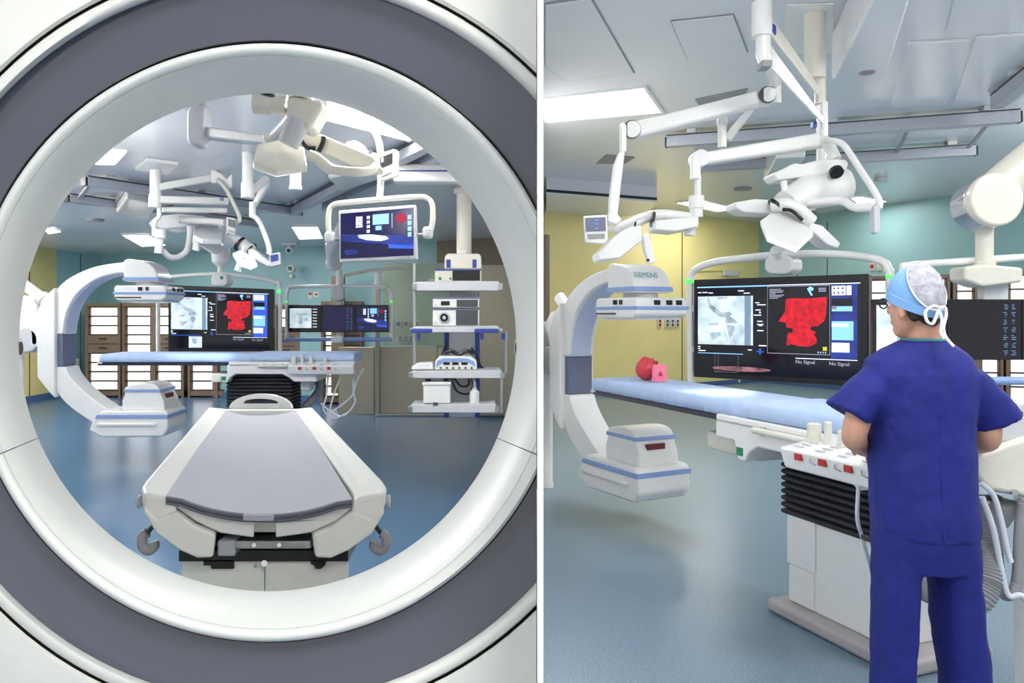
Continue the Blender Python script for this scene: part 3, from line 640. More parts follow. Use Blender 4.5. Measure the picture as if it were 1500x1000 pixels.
    for (x, y) in ((.62, .815), (.8, .82)):
        text('caption', 'No Signal', t, SGREY, pl.pt(*C(x, y), -.004), pl.t, .034 * frame_m)
    if glow:
        n = 28; poly([(.3 + .18 * math.cos(2 * math.pi * i / n), .895 + .024 * math.sin(2 * math.pi * i / n)) for i in range(n)], 'painted_lamp_reflection', SPINK, 2)  # reflection of a lamp painted on the screen as a pink ellipse
        many([(x, x + .002, .76 + i * .02, .768 + i * .02) for x in (.14, .16, .285) for i in range(9)] + [(.14 + i * .012, .146 + i * .012, .93, .934) for i in range(12)], 'dotted_outline', SGREY, 4)
    else:
        quad(.2, .325, .765, .965 - .03, 'thumbnail', XRAY, 3); poly([(.23, .8), (.28, .8), (.27, .88), (.24, .87)], 'xray_shadow', XDARK, 4)
    return t
def frame_tube(t, pts, pl, r, m=W_, name='frame_tube'): return mk(name, B().tube([pl.pt(u, v, .05) for u, v in pts], r, 12, 6), m, t)
plL = Plane(322, 9.0, 0)
cl = lambda x, y: (246 + 154 * x, (417 + 98 * y) * (1 - x) + (423.5 + 92.5 * y) * x)
dl = big_display('large black display with red head image beyond the scanner ring', plL, cl, None, 1.0, .09, False)
frame_tube(dl, [(229, 520), (229, 440), (231, 412), (250, 405), (316, 401), (370, 406), (400, 413), (408, 424), (408.5, 520)], plL, .026)
b = B(); b.rect(405.5, 411, 424, 429, plL, .05, 0); mk('status_lamp', b, GREEN, dl, .005)
b = B(); b.px([(311, 417), (311, 406), (316, 401), (332, 401), (336, 405), (335, 416), (330, 419), (316, 419)], plL, .22, -.05); mb_ = mk('mount', b, W_, dl, .02)
b = B(); b.rect(325, 329, 405, 409, plL, .01, -.058); mk('exit_sign', b, GREENS, mb_)
b = B(); b.tube([P(323, 401, 9.08), P(323, 391, 9.08), P(323, 384, 9.08), P(323, 366, 9.08), P(323, 358, 9.08)], [.035, .035, .1, .115, .1], 20); mk('mast_cone', b, W_, dl)
b = B(); b.tube([P(318, 362, 9.05), P(300, 350, 8.6), P(288, 344, 8.3)], .1, 16); mk('mast_arm', b, W_, dl)
pz = P(323, 362, 9.08); b = B(); b.tube([pz, Vector((pz.x, pz.y + .12, ZL))], .05, 16); mk('mast_pole', b, W_, dl)
for u in (229, 408.5):
    p0 = plL.pt(u, 520, .05); b = B(); b.cyl(p0, Vector((p0.x, p0.y, p0.z - .06)), .03); mk('post_foot', b, LGREY, dl)

plR = Plane(1016, 5.8, math.degrees(math.atan2(4.96 - 5.8, 2.593 - 1.666)))
def crr(x, y):
    # true rectangle on the turned plane
    a = plR.pt(1016, 409.6); w_ = 1.24; h_ = .75
    p = a + plR.t * w_ * x - Vector((0, 0, h_ * y)); return (U0 + F * p.x / p.y, V0 - F * (p.z - H) / p.y)
dr = big_display('large black display with red head image behind the blue table', plR, crr, None, 1.0, .09, True)
frame_tube(dr, [(1008, 560), (1007, 480), (1007, 415), (1012, 396), (1040, 384), (1090, 377), (1140, 372.5), (1200, 371), (1250, 374), (1287, 381), (1298, 394), (1301, 415), (1302, 560)], plR, .028)
for u, v in ((1007, 412), (1301, 405)):
    b = B(); b.rect(u - 5, u + 5, v - 3, v + 3, plR, .07, .015); mk('status_lamp', b, GREEN, dr, .005)
b = B(); b.px([(1119, 396), (1119, 380), (1126, 375), (1152, 374), (1162, 379), (1162, 394), (1152, 402), (1128, 402)], plR, .2, .0); mk('mount', b, W_, dr, .025)
p0 = plR.pt(1140, 378, .1); b = B(); b.tube([p0, p0 + Vector((0, 0, .2))], .045, 16); mk('mast_neck', b, LGREY, dr)
pm_ = P(1203, 284, 5.75); b = B(); b.tube([p0 + Vector((0, 0, .19)), p0 + Vector((.06, .1, .26)), pm_], .06, 16); mk('mast_arm', b, W_, dr)
b = B(); b.tube([pm_ - Vector((0, 0, .05)), Vector((pm_.x, pm_.y, ZR))], .035, 16); mk('mast_pole', b, W_, dr)
for v in (452, 512):
    b = B(); b.rect(1003, 1018, v - 5, v + 5, plR, .06, .03); mk('frame_clamp', b, LGREY, dr, .008)
for u in (1008, 1302):
    p0 = plR.pt(u, 560, .05); b = B(); b.cyl(p0, Vector((p0.x, p0.y, p0.z - .06)), .03); mk('post_foot', b, LGREY, dr)

def room_view(pl, t, C, z0=1):
    """the dark picture of a lit table with screens behind it"""
    def many(rs, name, m, z):
        b = B()
        for x0, x1, y0, y1 in rs: b.px([C(x0, y0), C(x1, y0), C(x1, y1), C(x0, y1)], pl, .0012, -.0012 * (z0 + z))
        return mk(name, b, m, t)
    def poly(pts, name, m, z):
        b = B(); b.px([C(*p) for p in pts], pl, .0012, -.0012 * (z0 + z)); return mk(name, b, m, t)
    many([(0, 1, 0, 1)], 'picture', SCREENB, 0)
    poly([(0, .46), (1, .58), (1, .8), (.5, .7), (0, .62)], 'pictured_table', SDBLUE, 1)
    poly([(.24, .5), (.4, .5), (.62, .56), (.66, .62), (.55, .66), (.36, .62), (.25, .56)], 'pictured_glow', SGLOW, 2)
    [many([q_], 'pictured_shelf', SWHITE, 2) for q_ in [(.21, .3, .1 + i * .05, .135 + i * .05) for i in range(5)] + [(.36, .4, .1 + i * .1, .16 + i * .1) for i in range(4)]]
    many([(.44, .66, .08, .3), (.48, .56, .33, .42)], 'pictured_xray', SCYAN, 2); many([(.7, .71, .08, .4)], 'pictured_edge', SGREY, 2)
    n = 14; poly([(.83 + .075 * math.cos(2 * math.pi * i / n), .2 + .1 * math.sin(2 * math.pi * i / n)) for i in range(n)], 'pictured_head', mat('dim_red', (140, 16, 50), .4, emit=.6) if 'dim_red' not in MT else MT['dim_red'], 2)
    many([(.92, .97, .15 + i * .12, .24 + i * .12) for i in range(4)], 'pictured_icon', SCYAN, 2)
    poly([(.05, .82), (.2, .8), (.25, .9), (.08, .93)], 'pictured_cart', SDBLUE, 1); poly([(.65, .72), (1, .76), (1, .86), (.66, .82)], 'pictured_cart', SBLUE, 1)

# hanging flat monitor
plM = Plane(552, 4.35, -4)
hm = thing('hanging_monitor', 'silver framed flat monitor hanging on a pale yoke', 'monitor', plM.pt(552, 384))
b = B(); b.px([(495.5, 308), (609, 299.5), (611, 379.5), (497.5, 384.5)], plM, .05); mk('bezel', b, LGREY, hm, .008)
MC = lambda x, y: (499 + 107 * x, (313 + 66 * y) * (1 - x) + (304 + 70 * y) * x)
room_view(plM, hm, MC)
bars(plM, hm, [(578 + i * 4, 580 + i * 4, 377.5 - i * .3, 379 - i * .3) for i in range(6)], 'button', MGREY)
yk = [(481, 345), (479, 330), (480, 309), (485, 300), (500, 296), (554, 291), (611, 287), (624, 289), (632, 298), (633, 320), (630, 336)]
mk('yoke', B().tube([plM.pt(u, v, .03) for u, v in yk], .016, 12, 5), BEIGEC, hm)
for u, v in ((481, 347), (625, 340)):
    b = B(); b.rect(u - 7, u + 8, v - 9, v + 9, plM, .06, 0); mk('yoke_knob', b, LGREY, hm, .02)
    b = B(); p0 = plM.pt(u, v + 3, .03); p1 = plM.pt(498 if u < 550 else 608, v + 3, .03); b.cyl(p0, p1, .01); mk('pivot', b, MGREY, hm)
mk('drop_tube', B().tube([plM.pt(u, v, .03) for u, v in ((554, 292), (556, 270), (556, 225), (553, 205), (546, 188), (536, 166), (520, 135))], .02, 12, 5), BEIGEC, hm)
p0 = plM.pt(520, 137, .03); mk('ceiling_stem', B().tube([p0, Vector((p0.x - .02, p0.y, ZL))], .03, 14), BEIGEC, hm)
b = B(); b.px([(556, 226), (578, 219), (584, 222), (584, 258), (558, 266)], plM, .035, -.02); cp = mk('control_panel', b, BEIGEC, hm, .006)
b = B(); b.px([(558, 232), (576, 225), (576, 240), (558, 248)], plM, .004, -.026); mk('panel_screen', b, BLACK, cp)
b = B(); b.px([(560, 233), (563, 232), (563, 238), (560, 239)], plM, .003, -.028); mk('icon', b, SWHITE, cp)
b = B(); b.px([(560, 256), (576, 250), (576, 253), (560, 260)], plM, .004, -.026); mk('handle_slot', b, MGREY, cp)
# the beam behind it
b = B(); a0 = P(572, 241, 5.5); bm_ = solo('support_beam', 'white horizontal ceiling beam right of the hanging monitor panel', 'beam', B().prismv([P(575, 239, 5.5), P(690, 239, 5.5), P(690, 266, 5.5), P(575, 266, 5.5)], Vector((0, .14, 0))), W_, .02)
b = B(); b.rect(576, 690, 249, 251, 5.494, .008); mk('blue_line', b, NAVY, bm_)
p0 = P(675, 245, 5.57); mk('ceiling_stem', B().tube([p0, Vector((p0.x, p0.y, ZL))], .05, 14), W_, bm_)

# three-screen frame beyond the scanner ring
def trio(label, pl, u0, u1, v0, v1, fr, bar, parts_dark):
    t = thing('triple_monitor', label, 'monitor', pl.pt((u0 + u1) / 2, v1))
    w_ = (u1 - u0) / 3
    for i in range(3):
        a, c2 = u0 + i * w_ + .4, u0 + (i + 1) * w_ - .4
        b = B(); b.rect(a, c2, v0, v1, pl, .05); sp = mk('screen_body', b, BLACK, t, .004)
        ins = (c2 - a) * .04; C = lambda x, y: (a + ins + (c2 - a - 2 * ins) * x, v0 + 2 + (v1 - v0 - 4) * y)
        def many(rs, name, m, z):
            b = B()
            for x0, x1, y0, y1 in rs: b.px([C(x0, y0), C(x1, y0), C(x1, y1), C(x0, y1)], pl, .0012, -.0012 * z)
            return mk(name, b, m, sp)
        if i == 0:
            many([(0, 1, 0, 1)], 'screen', SCREEN, 1); many([(.0, .72, .08, .88)], 'xray_picture', XRAY, 2); many([(.25, .6, .3, .36), (.3, .42, .4, .7), (.5, .62, .45, .6)], 'xray_shadow', XDARK, 3)
            many([(.76, .9, .1 + j * .12, .13 + j * .12) for j in range(7)], 'readout_text', SWHITE, 3)
        elif i == 1:
            many([(0, 1, 0, 1)], 'screen', SCREEN if parts_dark else SCREENB, 1)
            rr = random.Random(5)
            many([(x + rr.uniform(-.015, .015), x + .025 + rr.uniform(0, .035), .07 + j * .033, .082 + j * .033) for x in (.78, .9) for j in range(27) if j % 4 != 3], 'readout_text', STEXT, 3)
        else:
            room_view(pl, sp, C)
    mk('frame_tube', B().tube([pl.pt(u, v, .04) for u, v in fr], .022, 12, 5), W_, t)
    mk('lower_bar', B().tube([pl.pt(u, v, .02) for u, v in bar], .026, 12), BSTRIPE, t)
    return t
plT = Plane(496, 9.5, 0)
t3 = trio('row of three screens in a white frame behind the table', plT, 422, 569.5, 446.5, 486.5, [(419, 498), (419, 440), (421, 425), (430, 420), (496, 419), (560, 420), (571, 425), (573, 440), (573, 498)], [(418, 497), (574, 497)], False)
b = B(); b.px([(487, 437), (487, 422), (491, 418), (500, 418), (504, 422), (504, 437), (498, 441), (492, 441)], plT, .12, -.04); mk('mount', b, LGREY, t3, .015)
b = B(); b.rect(485, 503, 491, 503, plT, .12, -.05); mk('handle', b, W_, t3, .03)
b = B(); b.rect(491, 500, 437, 492, plT, .05, .052); mk('back_column', b, LGREY, t3, .01)
b = B(); b.tube([plT.pt(495.5, 420, .05), plT.pt(495.5, 395, .05)], .04, 16); mk('mast_neck', b, W_, t3)
b = B(); p0 = plT.pt(488, 384, .05); b.ell(p0, (.11, .11, .11)); mk('mast_joint', b, W_, t3)
mk('mast_arm', B().tube([p0, plT.pt(500, 368, -.6), plT.pt(540, 330, -1.2)], .085, 16), W_, t3)
p1 = plT.pt(540, 330, -1.2); mk('mast_pole', B().tube([p1, Vector((p1.x, p1.y, ZL))], .06, 16), W_, t3)
for u in (419, 573):
    b = B(); b.rect(u - 2, u + 2, 440, 443, plT, .06, .005); mk('status_lamp', b, GREEN, t3, .004)
mk('swing_rod', B().tube([plT.pt(502, 403, .1), plT.pt(540, 395, .1), plT.pt(600, 390, .1)], .022, 10), BEIGEC, t3)
b = B(); b.cyl(plT.pt(553, 398, .1), plT.pt(552, 420, .1), .05, seg=16); mk('lamp_handle', b, W_, t3, .01)

# dark screens at the right edge
plD = Plane(1388, 4.6, -8)
t4 = trio('dark monitor row to the right of the person in blue scrubs', plD, 1388 - 109, 1388 + 218, 438, 527, [(1326, 520), (1326, 400), (1336, 388), (1400, 383), (1500, 376), (1580, 372)], [(1440, 558), (1600, 558)], True)
b = B(); b.px([(1400, 392), (1428, 388), (1486, 393), (1486, 414), (1428, 421), (1401, 412)], plD, .2, -.1); mk('mount_box', b, BEIGEC, t4, .02)
b = B(); b.rect(1441, 1478, 412, 440, plD, .08, .0); mk('back_column', b, LGREY, t4, .01)
b = B(); b.tube([plD.pt(1442, 392, 0), plD.pt(1442, 384, 0), plD.pt(1442, 383, 0), plD.pt(1442, 334, 0)], [.06, .06, .048, .048], 20); mk('mast_neck', b, BEIGEC, t4)
b = B(); p0 = plD.pt(1436, 302, .06); p1 = plD.pt(1437, 298, -.13); b.cyl(p0, p1, .155, seg=40); mk('mast_joint', b, CHROME, t4, .02)
b = B(); b.cyl(p1 + Vector((.0, .02, 0)), p1 - Vector((-.0, .05, 0)), .158, seg=40); mk('joint_cap', b, WARM, t4, .02)
mk('mast_arm', B().tube([plD.pt(1442, 294, .0), plD.pt(1520, 222, -.1), plD.pt(1600, 150, -.2)], .12, 20), WARM, t4)
p1 = plD.pt(1600, 150, -.2); mk('mast_pole', B().tube([p1 - Vector((0, 0, .1)), Vector((p1.x, p1.y, ZR))], .1, 16), WARM, t4)

# ------------------------------------------------------------------ lit shelf cabinets
def cabinet(label, pl, u0, u1, v0, v1, cols, dep=.4, n=9, drawers=None):
    a = pl.pt(u0, v1); t = thing('shelf_cabinet', label, 'cabinet', Vector((pl.pt((u0 + u1) / 2, v1).x, pl.pt((u0 + u1) / 2, v1).y, 0)), 'lit shelf cabinets')
    pz0 = 0; A = pl.pt(u0, v0); Bq = pl.pt(u1, v0); Wd = (Bq - A).length; zt_ = (A.z + Bq.z) / 2; tt = pl.t; nn = pl.n; o0 = Vector((A.x, A.y, 0))
    def X(x0, x1, y0, y1, z0, z1, name, m, parent=t):
        b = B(); p = [o0 + tt * x0 + nn * y0 + Vector((0, 0, z0)), o0 + tt * x1 + nn * y0 + Vector((0, 0, z0)), o0 + tt * x1 + nn * y0 + Vector((0, 0, z1)), o0 + tt * x0 + nn * y0 + Vector((0, 0, z1))]
        b.prismv(p, nn * (y1 - y0)); return mk(name, b, m, parent)
    X(0, Wd, 0, dep, zt_ - .06, zt_, 'top_panel', CAB); X(0, Wd, .02, dep, .03, .12, 'plinth', CAB)
    X(0, Wd, dep - .02, dep, .1, zt_ - .05, 'back_panel', CAB)
    cw = Wd / cols
    for c_ in range(cols + 1):
        x = c_ * cw; X(max(0, x - .04), min(Wd, x + .04), 0, dep, .0, zt_ - .05, 'side_panel', CAB)
    for c_ in range(cols):
        x0, x1 = c_ * cw + .045, (c_ + 1) * cw - .045
        lo, hi = .13, zt_ - .07; dz = (hi - lo) / n
        X(x0 + .03, x1 - .03, .07, .09, lo, hi, 'light_panel', SHELFL)
        X(x0, x0 + .03, .05, .1, lo, hi, 'side_strip', CAB); X(x1 - .03, x1, .05, .1, lo, hi, 'side_strip', CAB)
        for i in range(n + 1):
            X(x0, x1, .02, .12, lo + dz * i - .012, lo + dz * i + .014, 'shelf', CABD)
        if drawers and c_ in drawers:
            i0, i1 = drawers[c_]
            for i in range(i0, i1):
                d_ = X(x0, x1, .01, .09, lo + dz * i + .01, lo + dz * (i + 1) - .008, 'drawer', CAB); X((x0 + x1) / 2 - .07, (x0 + x1) / 2 + .07, -.005, .012, lo + dz * (i + .5), lo + dz * (i + .5) + .03, 'handle', CABD, d_)
    return t
CP = Plane(180, 13.75, 0)
cabinet('brown shelf cabinet with drawers right behind the C-arm arc', CP, 125, 176, 444, 578, 1, drawers={0: (4, 6)})
cabinet('brown shelf cabinet of bright open shelves left of large display', CP, 179, 269, 444, 578, 2, drawers={1: (4, 6)})
cabinet('brown shelf cabinet hidden mostly behind the large display', CP, 275, 397, 445, 578, 3)
cabinet('brown shelf cabinet right of the large display behind triple screens', Plane(400, 13.2, 0), 402, 468, 446, 578, 2, drawers={0: (4, 7)})
cabinet('brown shelf cabinet at the right end behind the triple screens', Plane(400, 12.7, 0), 470, 531, 441, 582, 2, drawers={1: (0, 9)})
CT = Plane(1440, 12.2, -22)
cabinet('brown lit shelf cabinet between big display and person', CT, 1262, 1330, 404, 600, 1, drawers={0: (3, 6)})
cabinet('brown lit shelf cabinet directly behind the capped head', CT, 1334, 1392, 402, 600, 1)
cabinet('brown lit shelf cabinet behind the mast box', CT, 1396, 1470, 400, 600, 2)
cabinet('brown lit shelf cabinet cut by the right edge', CT, 1474, 1560, 396, 600, 2)

# ------------------------------------------------------------------ steel and glass screen wall, left room right side
plG = Plane(560, 11.2, 0)
def panelthing(name, label, cat, out, pl, th, m, bev=.006):
    b = B(); b.px(out, pl, th); return solo(name, label, cat, b, m, bev)
sw = thing('glass_partition', 'glass screen on brushed steel lower panels behind equipment tower', 'partition', Vector((plG.pt(600, 600).x, 11.25, 0)))
def swp(name, u0, u1, v0, v1, pl, th, m, bev=.006):
    b = B(); b.rect(u0, u1, v0, v1, pl, th); return mk(name, b, m, sw, bev)
swp('steel_panel', 496, 548, 508, 607, Plane(548, 11.35, -8), .06, STEELW); swp('steel_panel', 556.5, 640, 508, 608, Plane(548, 11.25, 0), .06, STEELW); swp('steel_panel', 641, 700, 508, 608, Plane(548, 11.25, 0), .06, STEELW)
swp('floor_strip', 549, 745, 606.5, 608.5, Plane(548, 11.15, 0), .04, STEEL, .002); swp('glass_pane', 557, 660, 386, 507, Plane(548, 11.3, 0), .012, GLASS, 0)
swp('post', 549.5, 556, 404, 607, Plane(548, 11.22, 0), .06, STEELW)
panelthing('green_panel', 'pale green service panel with outlets behind the glass', 'panel', [(562, 385), (660, 385), (660, 506), (562, 506)], Plane(548, 11.6, 0), .05, PALEG)
panelthing('steel_door', 'tall brushed steel door partly hidden by scanner ring', 'door', [(702, 388), (760, 388), (760, 607), (702, 607)], Plane(548, 11.0, 0), .06, STEELW)
panelthing('brown_post', 'tall brown wall post behind the triple screens', 'post', [(485, 404), (504, 404), (504, 576), (485, 576)], Plane(485, 12.35, 0), .1, TAUPE)
plO = Plane(548, 11.58, 0)
def outlet(label, u0, u1, v0, v1, pl, dots, group):
    t = thing('wall_outlet', label, 'outlet', pl.pt((u0 + u1) / 2, v1), group); b = B(); b.rect(u0, u1, v0, v1, pl, .03, -.03); mk('plate', b, OUTL, t, .003)
    for (u, v, r, m) in dots:
        b = B(); p = pl.pt(u, v, -.04); b.cyl(p, p + pl.n * .012, r, seg=12); mk('socket', b, m, t)
for i, (u, m, w_) in enumerate(((571, REDS, 'dark red'), (584, NAVY, 'violet'), (595, REDS, 'bright red'), (610, GREENS, 'green'))):
    outlet('gas outlet plate with %s socket on the pale green panel' % w_, u - 4.5, u + 4.5, 468, 480, plO, [(u, 474, .035, m)], 'gas outlets on the green panel')
for i, (u, w_) in enumerate(((586, 'leftmost'), (594, 'second'), (602, 'third'), (614, 'rightmost'))):
    outlet('small brown double socket, %s in the lower row under glass' % w_, u - 3, u + 3, 491, 501, plO, [(u, 494, .018, CABD), (u, 498, .018, CABD)], 'sockets on the green panel')
outlet('white wall outlet on teal wall above the triple screens', 460, 468, 427, 435, Plane(460, 12.6, 0), [(464, 431, .02, DGREY)], 'teal wall outlets')
outlet('dark red wall switch beside white outlet above triple screens', 452.5, 457.5, 427, 437, Plane(460, 12.6, 0), [(455, 430, .025, REDS)], 'teal wall outlets')
WYo = WY
for i, (u, w_) in enumerate(((965, 'red double outlet, leftmost of four on the yellow wall'), (976, 'double outlet, second of four on the yellow wall'), (983.5, 'double outlet, third of four on the yellow wall'), (991, 'double outlet, rightmost of four on the yellow wall'))):
    outlet('small ' + w_, u - 3, u + 3, 467, 479, WY, [(u, 470, .03, REDS if i == 0 else DGREY), (u, 475.5, .03, REDS if i == 0 else DGREY)], 'outlets on the yellow wall')
for (u, m, w_) in ((1279, REDS, 'red-topped wall outlet beside the display frame on teal'), (1289, LGREY, 'white wall outlet beside the display frame on teal'), (1372, REDS, 'wall outlet with red socket just above the white mask cap'), (1488, NAVY, 'dark wall outlet on teal near the right edge')):
    outlet(w_, u - 3.5, u + 3.5, 386 if u < 1300 else (380 if u < 1400 else 372), 396 if u < 1300 else (388 if u < 1400 else 380), WT, [(u, 390 if u < 1300 else (384 if u < 1400 else 376), .04, m)], 'outlets on the teal wall')
# sign plate on the yellow wall
b = B(); b.rect(1057, 1078, 396, 404, WY, .06, -.08); solo('door_closer', 'small white box on the yellow wall door frame', 'box', b, LGREY, .01)
b = B()
for q_ in ([(1013, 395), (1081, 394), (1081, 396), (1013, 397)], [(1081, 394), (1083, 394), (1083, 560), (1081, 560)]): b.px(q_, WY, .03, -.03)
struct('door_1', b, YEL)
# vent grille and cameras in the left room
tv = thing('wall_vent', 'pale louvred wall vent on teal wall behind C-arm', 'vent', Plane(118, 14.3, 20).pt(110, 555)); pv = Plane(118, 14.2, 30)
b = B(); b.rect(104, 116, 525, 556, pv, .02, -.03); mk('frame', b, LGREY, tv, .005)
for i in range(6):
    b = B(); b.rect(105.5, 114.5, 528 + i * 4.4, 530.5 + i * 4.4, pv, .02, -.045); mk('louvre', b, PALEG, tv)
p = PZ(425, 356, ZL - .001); tcam = thing('ceiling_camera', 'small white ceiling camera above the triple screens', 'camera', p - Vector((0, 0, .1)))
b = B(); b.box(p.x - .14, p.x + .14, p.y - .1, p.y + .1, p.z - .03, p.z); mk('plate', b, W_, tcam, .01)
b = B(); b.cyl((p.x, p.y, p.z - .03), (p.x, p.y, p.z - .1), .05, .07); mk('neck', b, LGREY, tcam)
b = B(); b.ell((p.x, p.y - .03, p.z - .12), (.07, .07, .06)); mk('head', b, W_, tcam)
b = B(); b.cyl((p.x, p.y - .09, p.z - .13), (p.x, p.y - .115, p.z - .135), .03); mk('lens', b, BLACK, tcam)
pw_ = Plane(425, 12.95, -9); twc = thing('wall_camera', 'round white wall camera on teal wall with dangling knob', 'camera', pw_.pt(425, 405))
b = B(); p = pw_.pt(425, 393, .0); b.cyl(p + pw_.n * .14, p, .07, seg=20); mk('body', b, W_, twc, .02)
b = B(); b.cyl(p, p - pw_.n * .02, .04, seg=20); mk('lens', b, BLACK, twc)
b = B(); q_ = pw_.pt(426, 404, .0); b.cyl(q_, q_ + pw_.n * .14, .035, seg=16); mk('knob', b, BEIGEC, twc, .008)
b = B(); b.tube([p + Vector((0, .05, -.05)), q_ + Vector((0, .05, 0))], .012, 8); mk('cord', b, MGREY, twc)

# ------------------------------------------------------------------ equipment tower
plE = Plane(668, 6.0, 0)
tw = thing('equipment_tower', 'ceiling-hung equipment tower with white shelves and blue handles', 'equipment tower', plE.pt(668, 612))
p0 = plE.pt(679, 372, .2); b = B(); b.tube([p0, Vector((p0.x, p0.y, ZL))], .062, 24); mk('column', b, WARM, tw)
b = B(); b.cyl(plE.pt(679, 278, .2), plE.pt(679, 270, .2), .085, seg=24); mk('column_collar', b, WARM, tw, .01)
b = B(); b.px([(651, 394), (651, 376), (655, 371), (702, 371), (705, 376), (706, 394)], plE, .3); hd = mk('head_box', b, WARM, tw, .015)
for u in (654, 692):
    b = B(); b.rect(u, u + 6, 380, 392, plE, .01, -.006); mk('blue_strip', b, NAVY, hd)
b = B(); b.rect(672, 683, 364, 371, plE, .01, .12); mk('label_plate', b, W_, tw)
b = B(); b.rect(655, 700, 394, 616, plE, .1, .22); mk('spine', b, LGREY, tw, .01)
for u in (652, 699):
    b = B(); b.rect(u - 3, u + 4, 484, 617, plE, .06, .2); mk('spine_rail', b, NAVY, tw, .006)
for (u0, u1, v, h_) in ((607, 733, 416, 10), (604, 733, 481, 5.5), (602, 736, 545, 8), (601, 728, 594, 9)):
    b = B(); b.px([(u0 + 3, v - 3), (u1 - 4, v - 4), (u1, v), (u1, v + h_), (u0, v + h_), (u0, v)], plE, .34, -.06); sh = mk('shelf', b, LGREY, tw, .006)
    for u in (u0 - 2, u1 - 3):
        b = B(); b.rect(u, u + 6, v - 1, v + h_ - 1, plE, .38, -.08); mk('side_rail', b, STEEL, sh, .004)
for u0, u1 in ((603, 634), (695, 730)):
    b = B(); b.rect(u0, u1, 481, 487, plE, .02, -.095); mk('handle', b, NAVY, tw, .008)
for u in (614, 706, 742 - 5):
    b = B(); b.cyl(plE.pt(u, 488, -.05), plE.pt(u, 497, -.05), .014); mk('hook', b, NAVY, tw)
b = B(); b.cyl(plE.pt(606.5, 385, .05), plE.pt(606.5, 545, .05), .013); mk('iv_pole', b, STEEL, tw)
b = B(); b.tube([plE.pt(738, 485, .02), plE.pt(741, 485, .02), plE.pt(741, 546, .02)], .013, 10); mk('side_tube', b, STEEL, tw)
b = B(); b.rect(733, 737, 542, 607, plE, .04, .1); mk('side_bracket', b, STEEL, tw, .003)
for pts in ([(655, 500), (648, 515), (644, 530), (660, 542)], [(690, 510), (700, 525), (706, 540), (722, 546)], [(660, 556), (668, 575), (684, 580), (692, 570), (690, 556)], [(664, 556), (675, 568), (686, 566), (686, 556)]):
    mk('cable', B().tube([plE.pt(u, v, .16) for u, v in pts], .008, 8, 6), BLACK, tw)
def device(name, label, u0, u1, v0, v1, m, parts, bev=.008, dep=.2, off=-.02):
    t = thing(name, label, 'medical device', plE.pt((u0 + u1) / 2, v1, off + dep / 2), 'devices on the equipment tower')
    b = B(); b.rect(u0, u1, v0, v1, plE, dep, off); bd = mk('case', b, m, t, bev)
    for nm, kind, a, mm in parts:
        b = B()
        if kind == 'r': b.rect(*a, plE, .008, off - .006)
        else: p = plE.pt(a[0], a[1], off); b.cyl(p, p - plE.n * .012, a[2] * 6 / F, seg=20)
        mk(nm, b, mm, t, .001)
    return t
device('video_processor', 'beige video processor with black front on the top shelf', 637, 705, 394.5, 412.8, BEIGEC, [('front_panel', 'r', (663, 703, 396, 411), BLACK), ('top_strip', 'r', (637, 705, 394.5, 396.5), NAVY), ('power_button', 'c', (645, 408, 2.2), GREENS), ('knob', 'c', (641, 402, 2.2), W_), ('port', 'c', (660, 408, 1.5), DGREY)])
device('light_source', 'slim white endoscopy unit with black window on middle shelf', 634, 702, 435, 450.6, W_, [('display', 'r', (646, 659, 441, 447), BLACK), ('key_panel', 'r', (669, 700, 439, 449.5), DGREY), ('knob', 'c', (638, 448, 2.2), LGREY), ('top_strip', 'r', (634, 702, 435, 437.5), BSLATE)])
device('light_source', 'white endoscopy light source with round black socket', 634, 702, 452, 477.3, W_, [('socket_ring', 'c', (651, 465, 8.5), LGREY), ('key_panel', 'r', (668, 700, 454, 476), DGREY), ('knob', 'c', (638, 473, 2.2), LGREY), ('top_strip', 'r', (634, 702, 452, 454), BSLATE)])
bpy.data.objects[-1] if False else None
for t_ in [o for o in COL.objects if o.get('label', '').startswith('white endoscopy light source')]:
    p = plE.pt(651, 465, -.034); b = B(); b.cyl(p, p - plE.n * .01, 6 * 6 / F, seg=20); mk('socket', b, BLACK, t_); b = B(); b.cyl(p, p - plE.n * .014, 2.5 * 6 / F, seg=20); mk('pin', b, LGREY, t_)
b = B(); b.px([(637, 541), (638, 528), (644, 521), (690, 521), (698, 528), (699, 541)], plE, .26, -.05)
te = thing('electrosurgery_unit', 'white electrosurgery unit with blue arched front on lower shelf', 'medical device', plE.pt(668, 541, .08)); mk('case', b, W_, te, .008)
b = B(); b.px([(639, 536), (641, 528), (650, 524), (684, 524), (694, 528), (697, 536), (692, 533), (684, 529), (652, 529), (644, 533)], plE, .008, -.056); mk('blue_arch', b, BSTRIPE, te)
for i in range(3):
    b = B(); b.rect(650 + i * 13, 659 + i * 13, 530, 533.5, plE, .006, -.055); mk('display', b, BLACK, te)
for i in range(6):
    b = B(); p = plE.pt(646 + i * 9, 538, -.05); b.cyl(p, p - Vector((0, .008, 0)), .009, seg=10); mk('socket', b, DGREY, te)
b = B(); b.px([(604, 541), (604, 536), (612, 531), (634, 530), (636, 541)], plE, .2, -.06); solo('foot_pedal', 'small white pump unit on the left of the lower shelf', 'medical device', b, W_, .01)
b = B(); b.tube([plE.pt(u, v, 0.03) for u, v in ((650, 518), (660, 514), (672, 519), (684, 514), (694, 518))], .016, 8, 4); solo('coiled_cable', 'coiled black cable on top of the electrosurgery unit', 'cable', b, BLACK)
t_ = thing('white_case', 'white plastic case on the lowest shelf of the tower', 'box', plE.pt(640, 590, .05)); b = B(); b.rect(620.5, 660, 560, 590, plE, .2, -.05); mk('case', b, W_, t_, .012); b = B(); b.rect(619, 661, 558.5, 563, plE, .22, -.06); mk('lid', b, W_, t_, .006)
